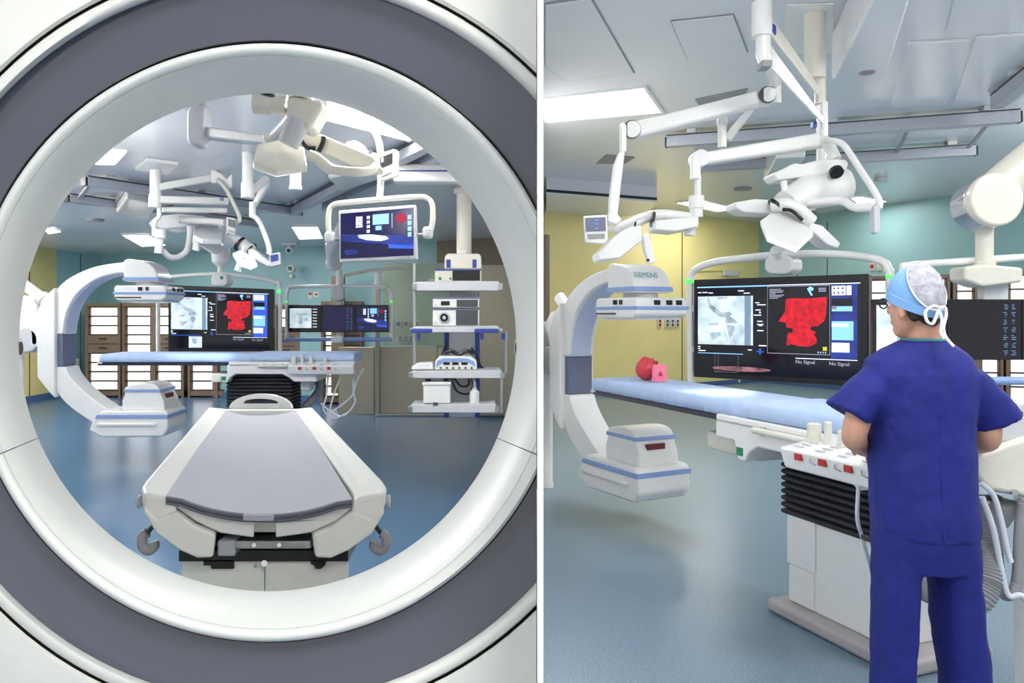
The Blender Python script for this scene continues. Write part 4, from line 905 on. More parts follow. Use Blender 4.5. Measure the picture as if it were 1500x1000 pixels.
for u in (627, 653):
    b = B(); b.rect(u - 4, u + 4, 555, 559, plE, .05, 0); mk('clip', b, BLACK, t_, .004)
b = B(); b.rect(635, 642, 588, 593, plE, .01, -.06); mk('latch', b, DGREY, t_)
t_ = thing('spray_bottle', 'white plastic bottle beside the case on the lowest shelf', 'bottle', plE.pt(695, 591, .04)); b = B(); p = plE.pt(695, 591, .04); h_ = (591 - 568) * 6 / F
b.tube([p, p + Vector((0, 0, h_ * .72)), p + Vector((0, 0, h_ * .88)), p + Vector((0, 0, h_))], [.04, .04, .02, .015], 18); mk('body', b, W_, t_)
b = B(); b.tube([p + Vector((0, 0, h_)), p + Vector((0, 0, h_ * 1.35)), p + Vector((.0, -.01, h_ * 1.4))], [.014, .012, .012], 12); mk('cap', b, LGREY, t_)

# ------------------------------------------------------------------ surgical lights
def hexplate(b, pts, pl, th): return b.px(pts, pl, th)
def slab(pts_ud, th):
    """pts (u,v,d) top outline, thick downwards"""
    b = B(); b.prismv([P(*p) for p in pts_ud], Vector((0, 0, -th))); return b
def tubes(t, pts, r, name, m, n=12, sm=5): return mk(name, B().tube([P(*p) for p in pts], r, n, sm), m, t)
# --- front light with hexagonal head, beyond the ring
t = thing('surgical_light', 'cream hexagonal surgical lamp head nearest the scanner ring', 'surgical lamp', P(411, 257, 3.57))
hp = [(370.5, 237), (377, 211, ), (410, 204), (446, 215), (450, 241), (405, 249)]
dd = [3.44, 3.7, 3.82, 3.74, 3.48, 3.36]
mk('lamp_head', slab([(u, v, d) for (u, v), d in zip(hp, dd)], .035), WARM, t, .008)
mk('lamp_lens', slab([(u * .97 + 410 * .03, v + 9, d) for (u, v), d in zip(hp, dd)], .004), LAMPG, t)
tubes(t, [(438, 176, 3.57), (422, 212, 3.57)], [.058, .05], 'handle', LGREY, 20, 0)
b = B(); b.px([(418, 139), (474, 146), (470, 158), (452, 190), (424, 180), (413, 171), (418, 160)], 3.528, .2); mk('elbow', b, WARM, t, .03, seg=4)
tubes(t, [(373, 151, 3.612), (400, 153, 3.612), (401, 153, 3.612), (420, 154, 3.612)], [.052, .052, .048, .048], 'cross_tube', WARM, 24, 0)
b = B(); b.px([(383, 193), (420, 190), (470, 196), (545, 228), (556, 238), (552, 246), (515, 244), (470, 224), (446, 212), (384, 205)], 3.867, .22); mk('petal', b, WARM, t, .02)
for pts in ([(439, 200), (443, 206), (451, 216), (462, 217)], [(474, 200), (473, 208), (467, 222)]): tubes(t, [(u, v, 3.842) for u, v in pts], .012, 'strap', BLACK)
tubes(t, [(452, 226, 3.74), (464, 232, 3.74), (478, 243, 3.74), (486, 250, 3.74)], [.026, .028, .028, .026], 'fork_joint', WARM, 16, 0)
tubes(t, [(484, 248, 3.74), (520, 252, 3.74), (545, 249, 3.825), (549, 240, 3.91), (548, 230, 3.995)], .024, 'fork_arm', WARM, 14)
b = B(); b.px([(503, 208), (520, 204), (536, 214), (535, 226), (526, 230), (506, 220)], 4.037, .12); mk('knuckle', b, W_, t, .02)
b = B(); b.px([(273, 160), (284, 150), (300, 152), (299, 198), (292, 212), (278, 212), (273, 205)], 4.165, .12); mk('arm_block', b, LGREY, t, .025, seg=4)
b = B(); b.prismv([P(294, 184, 4.208), P(400, 197, 3.91), P(400, 212, 3.91), P(294, 200, 4.208)], Vector((.02, .1, 0))); mk('arm', b, LGREY, t, .012)
p = P(286, 160, 4.216); mk('column', B().tube([p, Vector((p.x, p.y, ZL))], .06, 20), LGREY, t)
p = P(440, 150, 3.612); mk('column', B().tube([p, Vector((p.x + .02, p.y + .05, ZL))], .06, 20), WARM, t)
tubes(t, [(396, 204, 3.927), (420, 180, 3.74), (432, 165, 3.655)], .03, 'arm_link', LGREY)
# --- middle light, left column
t = thing('surgical_light', 'white surgical lamp on the left ceiling column above the display', 'surgical lamp', P(300, 390, 6.6))
p = P(228, 300, 6.1); mk('column', B().tube([p, Vector((p.x, p.y, ZL))], .045, 20), W_, t)
tubes(t, [(228, 285, 6.1), (227, 304, 6.1)], .052, 'column_sleeve', W_, 20, 0)
def beam(t, a, c2, hgt, wid, name, m): 
    p, q = P(*a), P(*c2); n = Vector((-(q - p).y, (q - p).x, 0)).normalized() * wid; up = Vector((0, 0, hgt))
    b = B(); b.prismv([p - n, p + n, p + n + up, p - n + up], q - p); return mk(name, b, m, t, min(hgt, wid) * .3)
beam(t, (231, 280, 6.1), (310, 266, 6.3), .06, .03, 'arm', W_); beam(t, (231, 298, 6.1), (334, 300, 6.4), .06, .035, 'arm', W_); beam(t, (238, 311, 6.2), (332, 312, 6.5), .045, .03, 'arm', W_)
b = B(); b.rect(322, 327, 289, 294, 6.33, .01); mk('blue_badge', b, NAVY, t)
b = B(); b.px([(308, 239), (315, 240), (316, 250), (324, 254), (332, 262), (340, 253), (340, 275), (334, 276), (318, 268), (308, 268)], 6.25, .05); mk('joint_block', b, W_, t, .01)
tubes(t, [(318, 262, 6.2), (330, 275, 6.2), (342, 297, 6.2), (350, 315, 6.2), (351, 323, 6.2), (343, 326, 6.2)], .017, 'hanger_tube', BEIGEC)
b = B(); b.px([(331, 317), (345, 320), (345, 345), (332, 341)], 6.15, .04); cp = mk('control_panel', b, LGREY, t, .008); b = B(); b.px([(334, 320), (344, 322.5), (344, 334), (334, 331)], 6.145, .006); mk('panel_screen', b, BLACK, cp)
b = B(); b.px([(335, 336), (344, 338.5), (344, 342), (335, 339.5)], 6.145, .006); mk('handle_slot', b, MGREY, cp)
tubes(t, [(233, 302, 6.1), (233, 318, 6.1), (228, 322, 6.1), (226, 330, 6.1), (226, 346, 6.1)], .018, 'hanger_tube', W_)
tubes(t, [(235, 336, 6.1), (235, 349, 6.1), (234.5, 350, 6.1), (232, 371, 6.1)], [.044, .044, .032, .03], 'camera_handle', W_, 20, 0)
tubes(t, [(238, 366, 6.15), (248, 376, 6.2), (262, 376, 6.3), (274, 366, 6.4), (278, 345, 6.5), (278, 330, 6.5)], .025, 'yoke', W_)
b = B(); b.px([(216, 326), (228, 316), (262, 312), (300, 316), (305, 322), (295, 330), (240, 336), (220, 332)], 6.6, .3); mk('petal', b, W_, t, .02)
mk('lamp_head', slab([(283, 343, 6.3), (284, 332, 6.6), (318, 330, 6.7), (328, 340, 6.5), (325, 350, 6.2), (296, 350, 6.1)], .045), LGREY, t, .01)
b = B(); b.px([(284, 344), (293, 347), (290, 368), (281, 366)], 6.3, .05); mk('camera_block', b, W_, t, .008)
tubes(t, [(262, 322, 6.5), (276, 322, 6.5), (330, 326, 6.4)], .03, 'spring_arm', W_, 14)
tubes(t, [(277, 318, 6.55), (277, 326, 6.55)], .045, 'strap', BLACK, 14, 0)
# petals on the right with the lit star lamp
tubes(t, [(330, 352, 6.6), (350, 355, 6.6), (366, 366, 6.5)], [.06, .065, .06], 'petal_arm', W_, 14)
for u, v in ((351, 357), (367, 366)): tubes(t, [(u - 1.2, v - 1, 6.55), (u + 1.2, v + 1, 6.55)], .069, 'strap', BLACK, 16, 0)
b = B(); b.px([(362, 364), (372, 364), (396, 383), (398, 388), (392, 391), (378, 384), (364, 374)], 6.4, .14); mk('petal', b, W_, t, .018)
mk('lit_head', slab([(341, 370, 6.2), (352, 366, 6.5), (372, 376, 6.4), (377, 386, 6.2), (368, 390, 6.0), (350, 384, 6.0)], .03), LAMPG, t, .006)
tubes(t, [(355, 376, 6.15), (348, 397, 6.15)], .028, 'handle', W_, 16, 0)
# --- column to the right with the small control screen
t = thing('control_arm', 'white ceiling column with curved tube carrying a small control screen', 'control arm', P(400, 390, 5.9))
p = P(363, 286, 5.6); mk('column', B().tube([p, Vector((p.x, p.y, ZL))], .042, 20), W_, t)
tubes(t, [(363, 268, 5.6), (363, 290, 5.6)], .05, 'column_sleeve', W_, 20, 0)
b = B(); b.prismv([P(367, 300, 5.8), P(373, 303, 5.8), P(394, 270, 5.8), P(390, 256, 5.8)], Vector((0, .06, 0))); mk('arm', b, W_, t, .01)
tubes(t, [(364, 284, 5.62), (390, 262, 5.8)], .03, 'arm_link', W_, 12, 0)
tubes(t, [(370, 296, 5.8), (370, 318, 5.8)], .026, 'drop_stem', W_, 14, 0)
tubes(t, [(370, 316, 5.8), (378, 322, 5.8), (386, 338, 5.8), (394, 362, 5.8), (394, 372, 5.8)], .02, 'hanger_tube', W_)
b = B(); b.px([(393.5, 372), (410, 369), (411, 387), (396, 391)], 5.75, .035); cp = mk('control_panel', b, LGREY, t, .006); b = B(); b.px([(396, 374), (407, 372), (407.5, 381), (397, 383.5)], 5.745, .006); mk('panel_screen', b, NAVY, cp)
p = P(433, 215, 5.2); t = thing('ceiling_pole', 'short white ceiling tube right below the hexagonal lamp', 'pole', P(433, 278, 5.2)); mk('tube', B().tube([P(433, 277, 5.2), Vector((p.x, p.y, ZL))], .04, 20), W_, t); mk('end_ring', B().tube([P(433, 272, 5.2), P(433, 278, 5.2)], .045, 20), W_, t)

def lamp_spot(t, pos, aim, power, ang):
    l = bpy.data.lights.new('lamp_beam', 'SPOT'); l.energy = power; l.spot_size = math.radians(ang); l.spot_blend = .6; l.shadow_soft_size = .08; l.color = (.93, .96, 1)
    o = bpy.data.objects.new('lamp_beam', l); COL.objects.link(o); o.parent = t; o.location = pos - OFF[t.name]; o.rotation_euler = (aim - pos).to_track_quat('-Z', 'Y').to_euler()
lamp_spot([o for o in COL.objects if o.get('label', '').startswith('white surgical lamp on the left')][0], P(358, 394, 6.15), P(290, 518, 7.6), 160, 22)
# --- right room: column, upper arms
t = thing('lamp_column', 'thick white ceiling column with two folded lamp arms', 'ceiling column', P(1193, 250, 5.2))
p = P(1193.5, 116, 5.2); mk('column', B().tube([p, Vector((p.x, p.y, ZR))], .07, 28), WARM, t)
tubes(t, [(1201, 112, 5.2), (1201, 152, 5.2)], .036, 'column_neck', WARM, 20, 0); tubes(t, [(1206, 150, 5.2), (1206, 214, 5.2)], .03, 'column_stem', W_, 20, 0)
tubes(t, [(1116, 4, 4.4), (1116, 54, 4.4)], .058, 'upper_joint', W_, 28, 0)
tubes(t, [(1118, 50, 4.4), (1118, 80, 4.4), (1122, 94, 4.4)], [.042, .042, .036], 'joint_neck', W_, 24, 0)
b = B(); b.rect(1117, 1132, 87, 97, 4.33, .1); mk('joint_label', b, MGREY, t, .006)
def tbeam(t, pts_a, pts_b, dep, name, m, bev=.01):
    b = B(); b.prismv([P(*p) for p in pts_a] + [P(*p) for p in pts_b], Vector((dep * .5, dep, 0))); return mk(name, b, m, t, bev)
tbeam(t, [(1130, 24, 4.45), (1200, 126, 5.15)], [(1200, 142, 5.15), (1130, 52, 4.45)], .05, 'upper_arm', WARM)
b = B(); b.px([(1133, 34), (1137, 38), (1137, 50), (1133, 44)], 4.44, .02); mk('blue_badge', b, NAVY, t)
tbeam(t, [(1128, 62, 4.4), (1136, 76, 4.4), (1207, 172, 5.1)], [(1206, 182, 5.1), (1126, 96, 4.4)], .06, 'lower_arm', W_)
b = B(); b.rect(1191, 1197, 178, 186, 5.1, .04); mk('blue_badge', b, NAVY, t)
# swing arm with the left control panel
t = thing('swing_arm', 'long white swing arm carrying the control panel at left', 'control arm', P(872, 352, 4.6))
tbeam(t, [(925, 178, 4.7), (1120, 128, 5.0)], [(1124, 150, 5.0), (927, 202, 4.7)], .09, 'arm', W_, .02)
for (u, v, d, r) in ((1124, 139, 4.98, .05), (925, 190, 4.68, .052)):
    p = P(u, v, d); b = B(); b.cyl(p - Vector((0, .02, 0)), p + Vector((.04, .12, 0)), r, seg=28); mk('pivot_disc', b, W_, t, .006)
    b = B(); b.cyl(p - Vector((0, .012, 0)), p + Vector((0, .0, 0)), r * 1.12, seg=28); mk('pivot_ring', b, DGREY, t)
mk('stem', B().tube([P(1136, 152, 5.05), P(1136, 118, 5.05)], .038, 20), W_, t); mk('stem_link', B().tube([P(1136, 122, 5.05), P(1131, 108, 4.75), P(1125, 97, 4.5)], .034, 16), W_, t)
b = B(); b.px([(910, 180), (914, 178), (918, 184), (918, 222), (910, 222)], 4.66, .06); mk('hinge', b, W_, t, .008)
b = B(); b.px([(907, 222), (916, 220), (914, 240), (908, 290), (905, 316), (892, 316), (893, 290), (900, 240)], 4.64, .05); mk('drop_arm', b, W_, t, .014, seg=3)
b = B(); b.px([(890, 312), (904, 311), (912, 322), (904, 330), (890, 324)], 4.6, .06); mk('panel_joint', b, W_, t, .012)
b = B(); b.px([(855, 316), (889, 314.5), (891, 352), (884, 357), (858, 355)], 4.58, .035); cp = mk('control_panel', b, W_, t, .008)
b = B(); b.px([(857.5, 319), (887, 318), (887.5, 338), (858, 339)], 4.574, .008); sc_ = mk('panel_screen', b, BSLATE, cp)
b = B(); b.px([(860, 343), (886, 342), (886, 349), (862, 350)], 4.574, .008); mk('handle_slot', b, MGREY, cp)
for u in (874,):
    for v in (322, 328, 334.5):
        p = P(u, v, 4.572); b = B(); b.cyl(p, p - Vector((0, .003, 0)), .0055, seg=12); mk('key_lamp', b, mat('blue_key_glow', (60, 110, 255), .4, emit=1.2) if 'blue_key_glow' not in MT else MT['blue_key_glow'], sc_)
mk('brace_tube', B().tube([P(1058, 216, 5.2), P(1058, 172, 5.2)], .03, 18), W_, t); mk('collar', B().tube([P(1058, 172, 5.2), P(1058, 182, 5.2)], .036, 18), W_, t)
tbeam(t, [(1060, 198, 5.2), (1096, 156, 5.0)], [(1104, 158, 5.0), (1068, 205, 5.2)], .06, 'brace', W_)
# left lamp of the right room
t = thing('surgical_light', 'white petal surgical lamp hanging left of large display', 'surgical lamp', P(940, 385, 4.9))
tbeam(t, [(1026, 222, 4.9), (1205, 192, 5.2)], [(1213, 212, 5.2), (1030, 240, 4.9)], .1, 'arm', W_, .02)
p = P(1026, 232, 4.9); b = B(); b.cyl(p - Vector((0, .03, 0)), p + Vector((0, .1, 0)), .055, seg=24); mk('pivot_disc', b, W_, t, .008)
b = B(); b.px([(1014, 226), (1020, 222), (1027, 228), (1027, 262), (1014, 262)], 4.86, .06); mk('hinge', b, W_, t, .01)
tubes(t, [(1022, 258, 4.9), (1022, 290, 4.9)], .022, 'drop_stem', W_, 18, 0)
tubes(t, [(1020, 287, 4.9), (1020, 305, 4.9), (1020, 306, 4.9), (1020, 318, 4.9)], [.05, .05, .042, .042], 'swivel', W_, 24, 0)
tubes(t, [(1012, 318, 4.9), (975, 314, 4.9), (948, 318, 4.9), (926, 330, 4.85), (906, 346, 4.8)], [.03, .04, .045, .045, .04], 'petal_arm', W_, 14, 4)
def petal(t, top, th_px, d, dep, name='petal'):
    b = B(); b.px(top, d, dep); return mk(name, b, W_, t, .012, seg=3)
petal(t, [(959, 323), (1024, 316), (1024, 332), (990, 339), (960, 336)], 0, 4.75, .22)
petal(t, [(875, 372), (900, 346), (918, 334), (940, 330), (942, 352), (908, 378), (878, 381)], 0, 4.65, .24)
for u, v, a in ((955.5, 321, 8), (928, 329, 8)): tubes(t, [(u - 1, v, 4.86), (u + 1.5, v + .5, 4.86)], .051, 'strap', BLACK, 18, 0)
b = B(); b.px([(941, 344), (953, 342), (956, 362), (961, 384), (950, 387), (944, 366)], 4.8, .07); hb = mk('camera_handle', b, W_, t, .012); b = B(); p = P(949, 381, 4.79); b.cyl(p, p - Vector((0, .008, 0)), .01); mk('lens', b, BLACK, hb)
tubes(t, [(1011, 330, 4.85), (1010, 345, 4.85)], .035, 'grip', W_, 16, 0)
mk('ring_tube', B().tube([P(u, v, 4.7) for u, v in ((876, 352), (872, 340), (890, 336), (914, 328), (935, 318), (948, 314))], .018, 12, 5), W_, t)
# big hexagonal lamp
t = thing('surgical_light', 'large hexagonal white surgical lamp above the big display', 'surgical lamp', P(1150, 370, 4.8))
d0 = 4.6
b = B(); b.prismv([P(u, v, d) for u, v, d in ((1113, 322, 4.75), (1127, 312, 4.9), (1160, 308, 5.0), (1192, 338, 4.85), (1166, 362, 4.6), (1122, 345, 4.6))], Vector((-.004, -.012, -.042))); mk('lamp_head', b, W_, t, .012, seg=3)
petal(t, [(1076, 296), (1106, 291), (1136, 293), (1132, 313), (1090, 311), (1078, 305)], 0, 5.0, .2)
b = B(); b.px([(1190, 326), (1205, 330), (1232, 356), (1228, 364), (1212, 358), (1184, 334)], 4.85, .18); mk('petal', b, W_, t, .012, seg=3)
tubes(t, [(1132, 302, 4.95), (1150, 300, 4.9), (1170, 308, 4.88), (1188, 324, 4.9)], [.045, .05, .05, .045], 'hub', W_, 18, 5)
for a0, a1 in (((1134, 302), (1137, 299)), ((1182, 316), (1186, 320))): tubes(t, [(*a0, 4.93), (*a1, 4.93)], .054, 'strap', BLACK, 18, 0)
tubes(t, [(1146, 307, 4.86), (1158, 308, 4.84), (1168, 315, 4.83), (1175, 322, 4.84)], .012, 'strap', BLACK, 8, 4)
tubes(t, [(1150, 300, 5.0), (1180, 282, 5.1), (1232, 272, 5.2), (1240, 272, 5.2)], [.09, .12, .13, .11], 'motor_barrel', W_, 28, 0)
b = B(); b.px([(1132, 254), (1165, 238), (1176, 240), (1206, 232), (1240, 233), (1244, 240), (1240, 250), (1215, 252), (1205, 256), (1140, 264)], 5.05, .2); mk('carrier', b, W_, t, .016, seg=3)
p = P(1224, 250, 5.0); b = B(); b.cyl(p, p - Vector((0, .02, .02)), .045, seg=20); mk('camera_lens', b, BLACK, t)
tubes(t, [(1224, 234, 5.12), (1215, 214, 5.16), (1206, 205, 5.2)], .04, 'carrier_stem', W_, 14, 0)
tubes(t, [(1150, 280, 5.0), (1148, 265, 5.0)], .022, 'strut', W_, 12, 0)
tubes(t, [(1180, 298, 5.0), (1230, 294, 4.9), (1252, 304, 4.8), (1275, 305, 4.75)], [.03, .026, .026, .024], 'side_arm', W_, 12, 4)
tubes(t, [(1210, 205, 5.1), (1224, 207, 5.0), (1238, 215, 4.95), (1260, 248, 4.85), (1282, 282, 4.75), (1288, 296, 4.72), (1287, 306, 4.7)], .021, 'curved_tube', W_, 14, 5)
tubes(t, [(1254, 304, 4.8), (1282, 303, 4.72)], .03, 'side_joint', W_, 18, 0)
b = B(); b.px([(1280, 302), (1285, 298), (1290, 300), (1290, 338), (1287, 342), (1281, 341)], 4.68, .06); mk('grip', b, LGREY, t, .008)
tubes(t, [(1136, 366, 4.9), (1141, 374, 4.95)], .035, 'handle', W_, 16, 0)
lamp_spot(t, P(1146, 372, 4.7), PZ(1046, 575, 1.075), 110, 20)
# ------------------------------------------------------------------ phantom on the right table
a = P(947, 557, 4.95); zt_ = 1.075 + .006
pm = Vector((P(946, 555, 4.95).x, 4.95, zt_))
def on_table(u, v):   # ray hits the table top
    return PZ(u, v, zt_)
c0 = on_table(947, 556); rr_ = 16 * c0.y / F
b = B(); b.ell(c0 + Vector((0, 0, rr_ * .95)), (rr_ * 1.0, rr_ * 1.0, rr_ * 1.0), 28, 20)
for i, v in enumerate(b.v):
    r = v - (c0 + Vector((0, 0, rr_ * .95))); n_ = noise.noise(r * 34) * .5 + noise.noise(r * 70) * .18; kk = max(0, min(1, (r.x + r.z) / rr_ * .8 + .3)); b.v[i] = c0 + Vector((0, 0, rr_ * .95)) + r * (1 + n_ * kk)
    b.v[i].z = max(b.v[i].z, c0.z)
t = thing('head_phantom', 'round red folded head phantom on the blue mattress', 'phantom', c0); mk('head', b, REDP, t, 0, 80)
b = B()
for k_ in range(5):
    an = k_ * 1.3; b.tube([c0 + Vector((math.cos(an) * rr_ * .2 + .01, -rr_ * .9 + .01 * k_, rr_ * (.6 + .25 * k_))), c0 + Vector((math.cos(an + 1) * rr_ * .6 + .015, -rr_ * .8, rr_ * (.9 + .2 * k_))), c0 + Vector((rr_ * .8, -rr_ * .3, rr_ * (1. + .1 * k_)))], [.008, .014, .006], 8, 4)
mk('folds', b, REDP, t)
c1 = on_table(967, 559); s = c1.y / F
t = thing('phantom_plate', 'pink translucent square plate standing beside red phantom', 'phantom', c1)
b = B(); b.prismv([c1 + Vector((x * s, y * .0012, z * s)) for x, y, z in ((-10, 0, 0), (10, 8, 0), (10, 8, 25), (-10, 0, 25))], Vector((-.006, .012, 0))); mk('plate', b, PINKP, t, .002)
b = B(); b.prismv([c1 + Vector((x * s, -.003 + .0035 , z * s)) for x, z in ((-2, 9), (3, 9), (3, 11), (-2, 11))] , Vector((0, -.006, 0))); b.prismv([c1 + Vector((x * s, .0005, z * s)) for x, z in ((-1.5, 12), (2.5, 12), (.5, 15))], Vector((0, -.006, 0))); mk('arrow_mark', b, REDS, t)

# ------------------------------------------------------------------ white cart and hoses, right edge
plC = Plane(1480, 2.45, -10)
t = thing('anaesthesia_cart', 'white cart with hoses to the right of the person', 'cart', Vector((plC.pt(1480, 700).x, plC.pt(1480, 700).y, 0)))
b = B(); b.px([(1424, 668), (1500, 640), (1600, 640), (1600, 745), (1450, 720), (1430, 700)], plC, .2); mk('housing', b, BEIGEC, t, .02)
b = B(); b.px([(1440, 630), (1500, 590), (1600, 590), (1600, 640), (1470, 650)], plC, .12, .02); mk('upper_shelf', b, LGREY, t, .01)
b = B(); b.rect(1432, 1467, 726, 733, plC, .03, -.01); mk('slot', b, BLACK, t, .003)
b = B(); b.cyl(plC.pt(1484, 720, 0), plC.pt(1484, 720, -.015), .01, seg=14); mk('screw', b, CHROME, t)
b = B(); b.rect(1428, 1466, 736, 850, plC, .15, .06); mk('lower_box', b, W_, t, .01)
b = B(); p0 = plC.pt(1570, 745, .2); b.box(p0.x - .02, p0.x + .3, p0.y - .1, p0.y + .1, 0, p0.z + .05); mk('pedestal', b, W_, t, .02)
mk('pipe_stub', B().tube([plC.pt(1474, 745, .1), plC.pt(1474, 780, .1)], [.09, .05], 20), MGREY, t)
def ribbed(pts, r, seg=14):
    pp = smooth([Vector(p) for p in pts], 22); b = B(); b.tube(pp, [r * (1 + .1 * (i % 2)) for i in range(len(pp))], seg); return b
mk('ribbed_hose', ribbed([plC.pt(1462, 770, .1), plC.pt(1455, 810, .05), plC.pt(1444, 850, .0), plC.pt(1420, 880, .0), plC.pt(1390, 890, .2), plC.pt(1352, 868, .4)], .045), HOSE, t)
mk('ribbed_hose', ribbed([plC.pt(1500, 730, 0), plC.pt(1494, 780, 0), plC.pt(1490, 850, 0), plC.pt(1478, 872, 0), plC.pt(1466, 860, 0), plC.pt(1458, 800, 0)], .016), HOSE, t)
for pts in ([(1432, 705), (1450, 722), (1462, 760), (1470, 800), (1476, 820)], [(1434, 725), (1450, 770), (1462, 830), (1472, 868), (1490, 868), (1500, 880)]): mk('tubing', B().tube([plC.pt(u, v, -.02) for u, v in pts], .009, 10, 6), CABLE, t)
# cable from the console to the floor, right table
mk('cable', B().tube([P(1259, 682, 2.75), P(1257, 720, 2.75), P(1256, 760, 2.75), P(1264, 790, 2.8), P(1275, 830, 2.9), P(1290, 880, 3.1)], .007, 10, 6), CABLE, tr)

# ------------------------------------------------------------------ the person in scrubs
DM = 2.3; sm_ = DM / F; tanp = (1350 - U0) / F
MAN = thing('person', 'person in royal blue scrubs and light blue cap, seen from behind', 'person', Vector((P(1355, 500, DM).x, DM + .05, 0)))
def ring_at(v, uL, uR, dep, yo=0, n=32, p_=2.5, dz=None):
    a = (uR - uL) / 2 * sm_; a = math.sqrt(max(a * a - (dep * tanp) ** 2, (a * .72) ** 2)); y = DM + yo; c = P((uL + uR) / 2, v, DM); cx = c.x + yo * tanp; z = c.z
    R = []
    for i in range(n):
        th = 2 * math.pi * i / n; ct, st = math.cos(th), math.sin(th)
        R.append(Vector((cx + a * math.copysign(abs(ct) ** (2 / p_), ct), y + dep * math.copysign(abs(st) ** (2 / p_), st), z + (dz(ct, st) if dz else 0))))
    return R
def organic(name, b, m, parent, vox, smn=4, disp=None):
    o = mk(name, b, m, parent, 0, 180)
    r = o.modifiers.new('remesh', 'REMESH'); r.mode = 'VOXEL'; r.voxel_size = vox; r.use_smooth_shade = True
    s = o.modifiers.new('smooth', 'SMOOTH'); s.factor = .5; s.iterations = smn
    if disp:
        tx = bpy.data.textures.new(name + '_folds', 'CLOUDS'); tx.noise_scale = disp[1]
        d = o.modifiers.new('folds', 'DISPLACE'); d.texture = tx; d.strength = disp[0]; d.mid_level = .5; d.texture_coords = 'LOCAL'
    return o
Y0 = .04
def armpts(spec): return [P(u, v, DM + y) + Vector((y * 0, 0, 0)) for u, v, y in spec]
HC = P(1350, 441, DM) + Vector((.0, Y0, 0)); YAW = math.radians(24)
HM = Matrix.Translation(HC) @ Matrix.Rotation(YAW, 4, 'Z') @ Matrix.Diagonal((.8, .8, .93, 1))
H3 = HM.to_3x3()
# body: torso, neck, head and arms fused into one surface
b = B()
b.rings([ring_at(1179 - 60, 1290, 1320, .03, Y0), ring_at(1000, 1285, 1332, .045, Y0)])  # left shin core
b.rings([ring_at(1179 - 60, 1400, 1430, .03, Y0), ring_at(1000, 1388, 1436, .045, Y0)])
b.rings([ring_at(1005, 1286, 1333, .045, Y0), ring_at(900, 1286, 1336, .06, Y0), ring_at(800, 1290, 1342, .07, Y0)])
b.rings([ring_at(1005, 1388, 1436, .045, Y0), ring_at(900, 1376, 1428, .06, Y0), ring_at(800, 1366, 1420, .07, Y0)])
b.rings([ring_at(798, 1290, 1420, .09, Y0), ring_at(740, 1284, 1420, .095, Y0), ring_at(640, 1284, 1414, .095, Y0), ring_at(560, 1286, 1408, .085, Y0), ring_at(520, 1306, 1394, .065, Y0), ring_at(505, 1322, 1385, .055, Y0)])
b.rings([ring_at(530, 1325, 1384, .055, Y0), ring_at(500, 1327, 1382, .055, Y0, p_=2), ring_at(480, 1329, 1381, .055, Y0 + .005, p_=2), ring_at(455, 1331, 1379, .06, Y0 + .01, p_=2)])
def hl(x, y, z): return HM @ Vector((x, y, z))
b.ell(hl(0, -.012, .03), (.071, .09, .078), 24, 16, H3)
b.ell(hl(0, .03, -.03), (.058, .062, .085), 20, 14, H3)     # face
b.ell(hl(0, .045, -.095), (.036, .04, .03), 14, 10, H3)      # jaw and chin
b.ell(hl(0, .1, -.028), (.013, .02, .02), 10, 8, H3)         # nose
b.ell(hl(0, .085, -.07), (.022, .012, .012), 10, 8, H3)      # lips
for sx in (-1, 1):
    b.ell(hl(sx * .076, -.002, -.028), (.014, .022, .034), 12, 10, H3)   # ears
    b.ell(hl(sx * .03, .075, .012), (.022, .014, .008), 10, 8, H3)    # brows
# arms: shoulder, elbow, wrist
LA = [(1300, 566, Y0), (1266, 594, Y0 - .01), (1251, 636, Y0 - .01), (1256, 648, .1), (1266, 656, .2), (1274, 658, .28)]
RA = [(1404, 566, Y0), (1438, 594, Y0 - .01), (1448, 638, Y0 - .01), (1440, 648, .08), (1424, 652, .18), (1408, 652, .26)]
for A in (LA, RA): b.tube(smooth(armpts(A), 5), [.045 - .02 * i / 25 for i in range(26)], 14)
# hands with five separate fingers
def hand(A, sx):
    e, wst = P(A[-2][0], A[-2][1], DM + A[-2][2]), P(A[-1][0], A[-1][1], DM + A[-1][2]); f = (wst - e).normalized(); sd = Vector((0, 0, 1)).cross(f).normalized(); dn = f.cross(sd).normalized()
    if dn.z > 0: dn = -dn
    pc = wst + f * .045; Mh = Matrix((sd, f, -dn)).transposed()
    b.ell(pc, (.038, .05, .016), 16, 10, Mh)
    for i, (ox, ln) in enumerate(((-.028, .062), (-.01, .074), (.009, .07), (.027, .055))):
        r0 = pc + sd * ox + f * .035; b.tube(smooth([r0, r0 + f * ln * .45 + dn * .008, r0 + f * ln * .8 + dn * .03, r0 + f * ln * .85 + dn * .05], 3), [.0095, .0075], 10)
    r0 = pc - sd * sx * .03 - f * .02; b.tube(smooth([r0, r0 - sd * sx * .03 + f * .03 + dn * .005, r0 - sd * sx * .03 + f * .06 + dn * .02], 3), [.011, .008], 10)
hand(LA, -1); hand(RA, 1)
body = organic('body', b, SKIN, MAN, .006, 3)
# eyes and glasses
for sx in (-1, 1):
    b = B(); b.ell(hl(sx * .029, .083, -.004), (.011, .009, .008), 12, 8, H3); mk('eye', b, W_, body); b = B(); b.ell(hl(sx * .029, .091, -.004), (.004, .003, .004), 8, 6, H3); mk('iris', b, HAIR, body)
b = B()
for sx in (-1, 1):
    b.tube([hl(sx * .033 + .024 * math.cos(q_), .107, -.006 + .017 * math.sin(q_)) for q_ in [2 * math.pi * i / 16 for i in range(17)]], .0025, 6)
    b.tube([hl(sx * .057, .106, .0), hl(sx * .074, .06, .002), hl(sx * .076, .0, .0)], .0025, 6)
b.tube([hl(-.01, .108, 0), hl(.01, .108, 0)], .0025, 6); mk('glasses', b, BLACK, MAN)
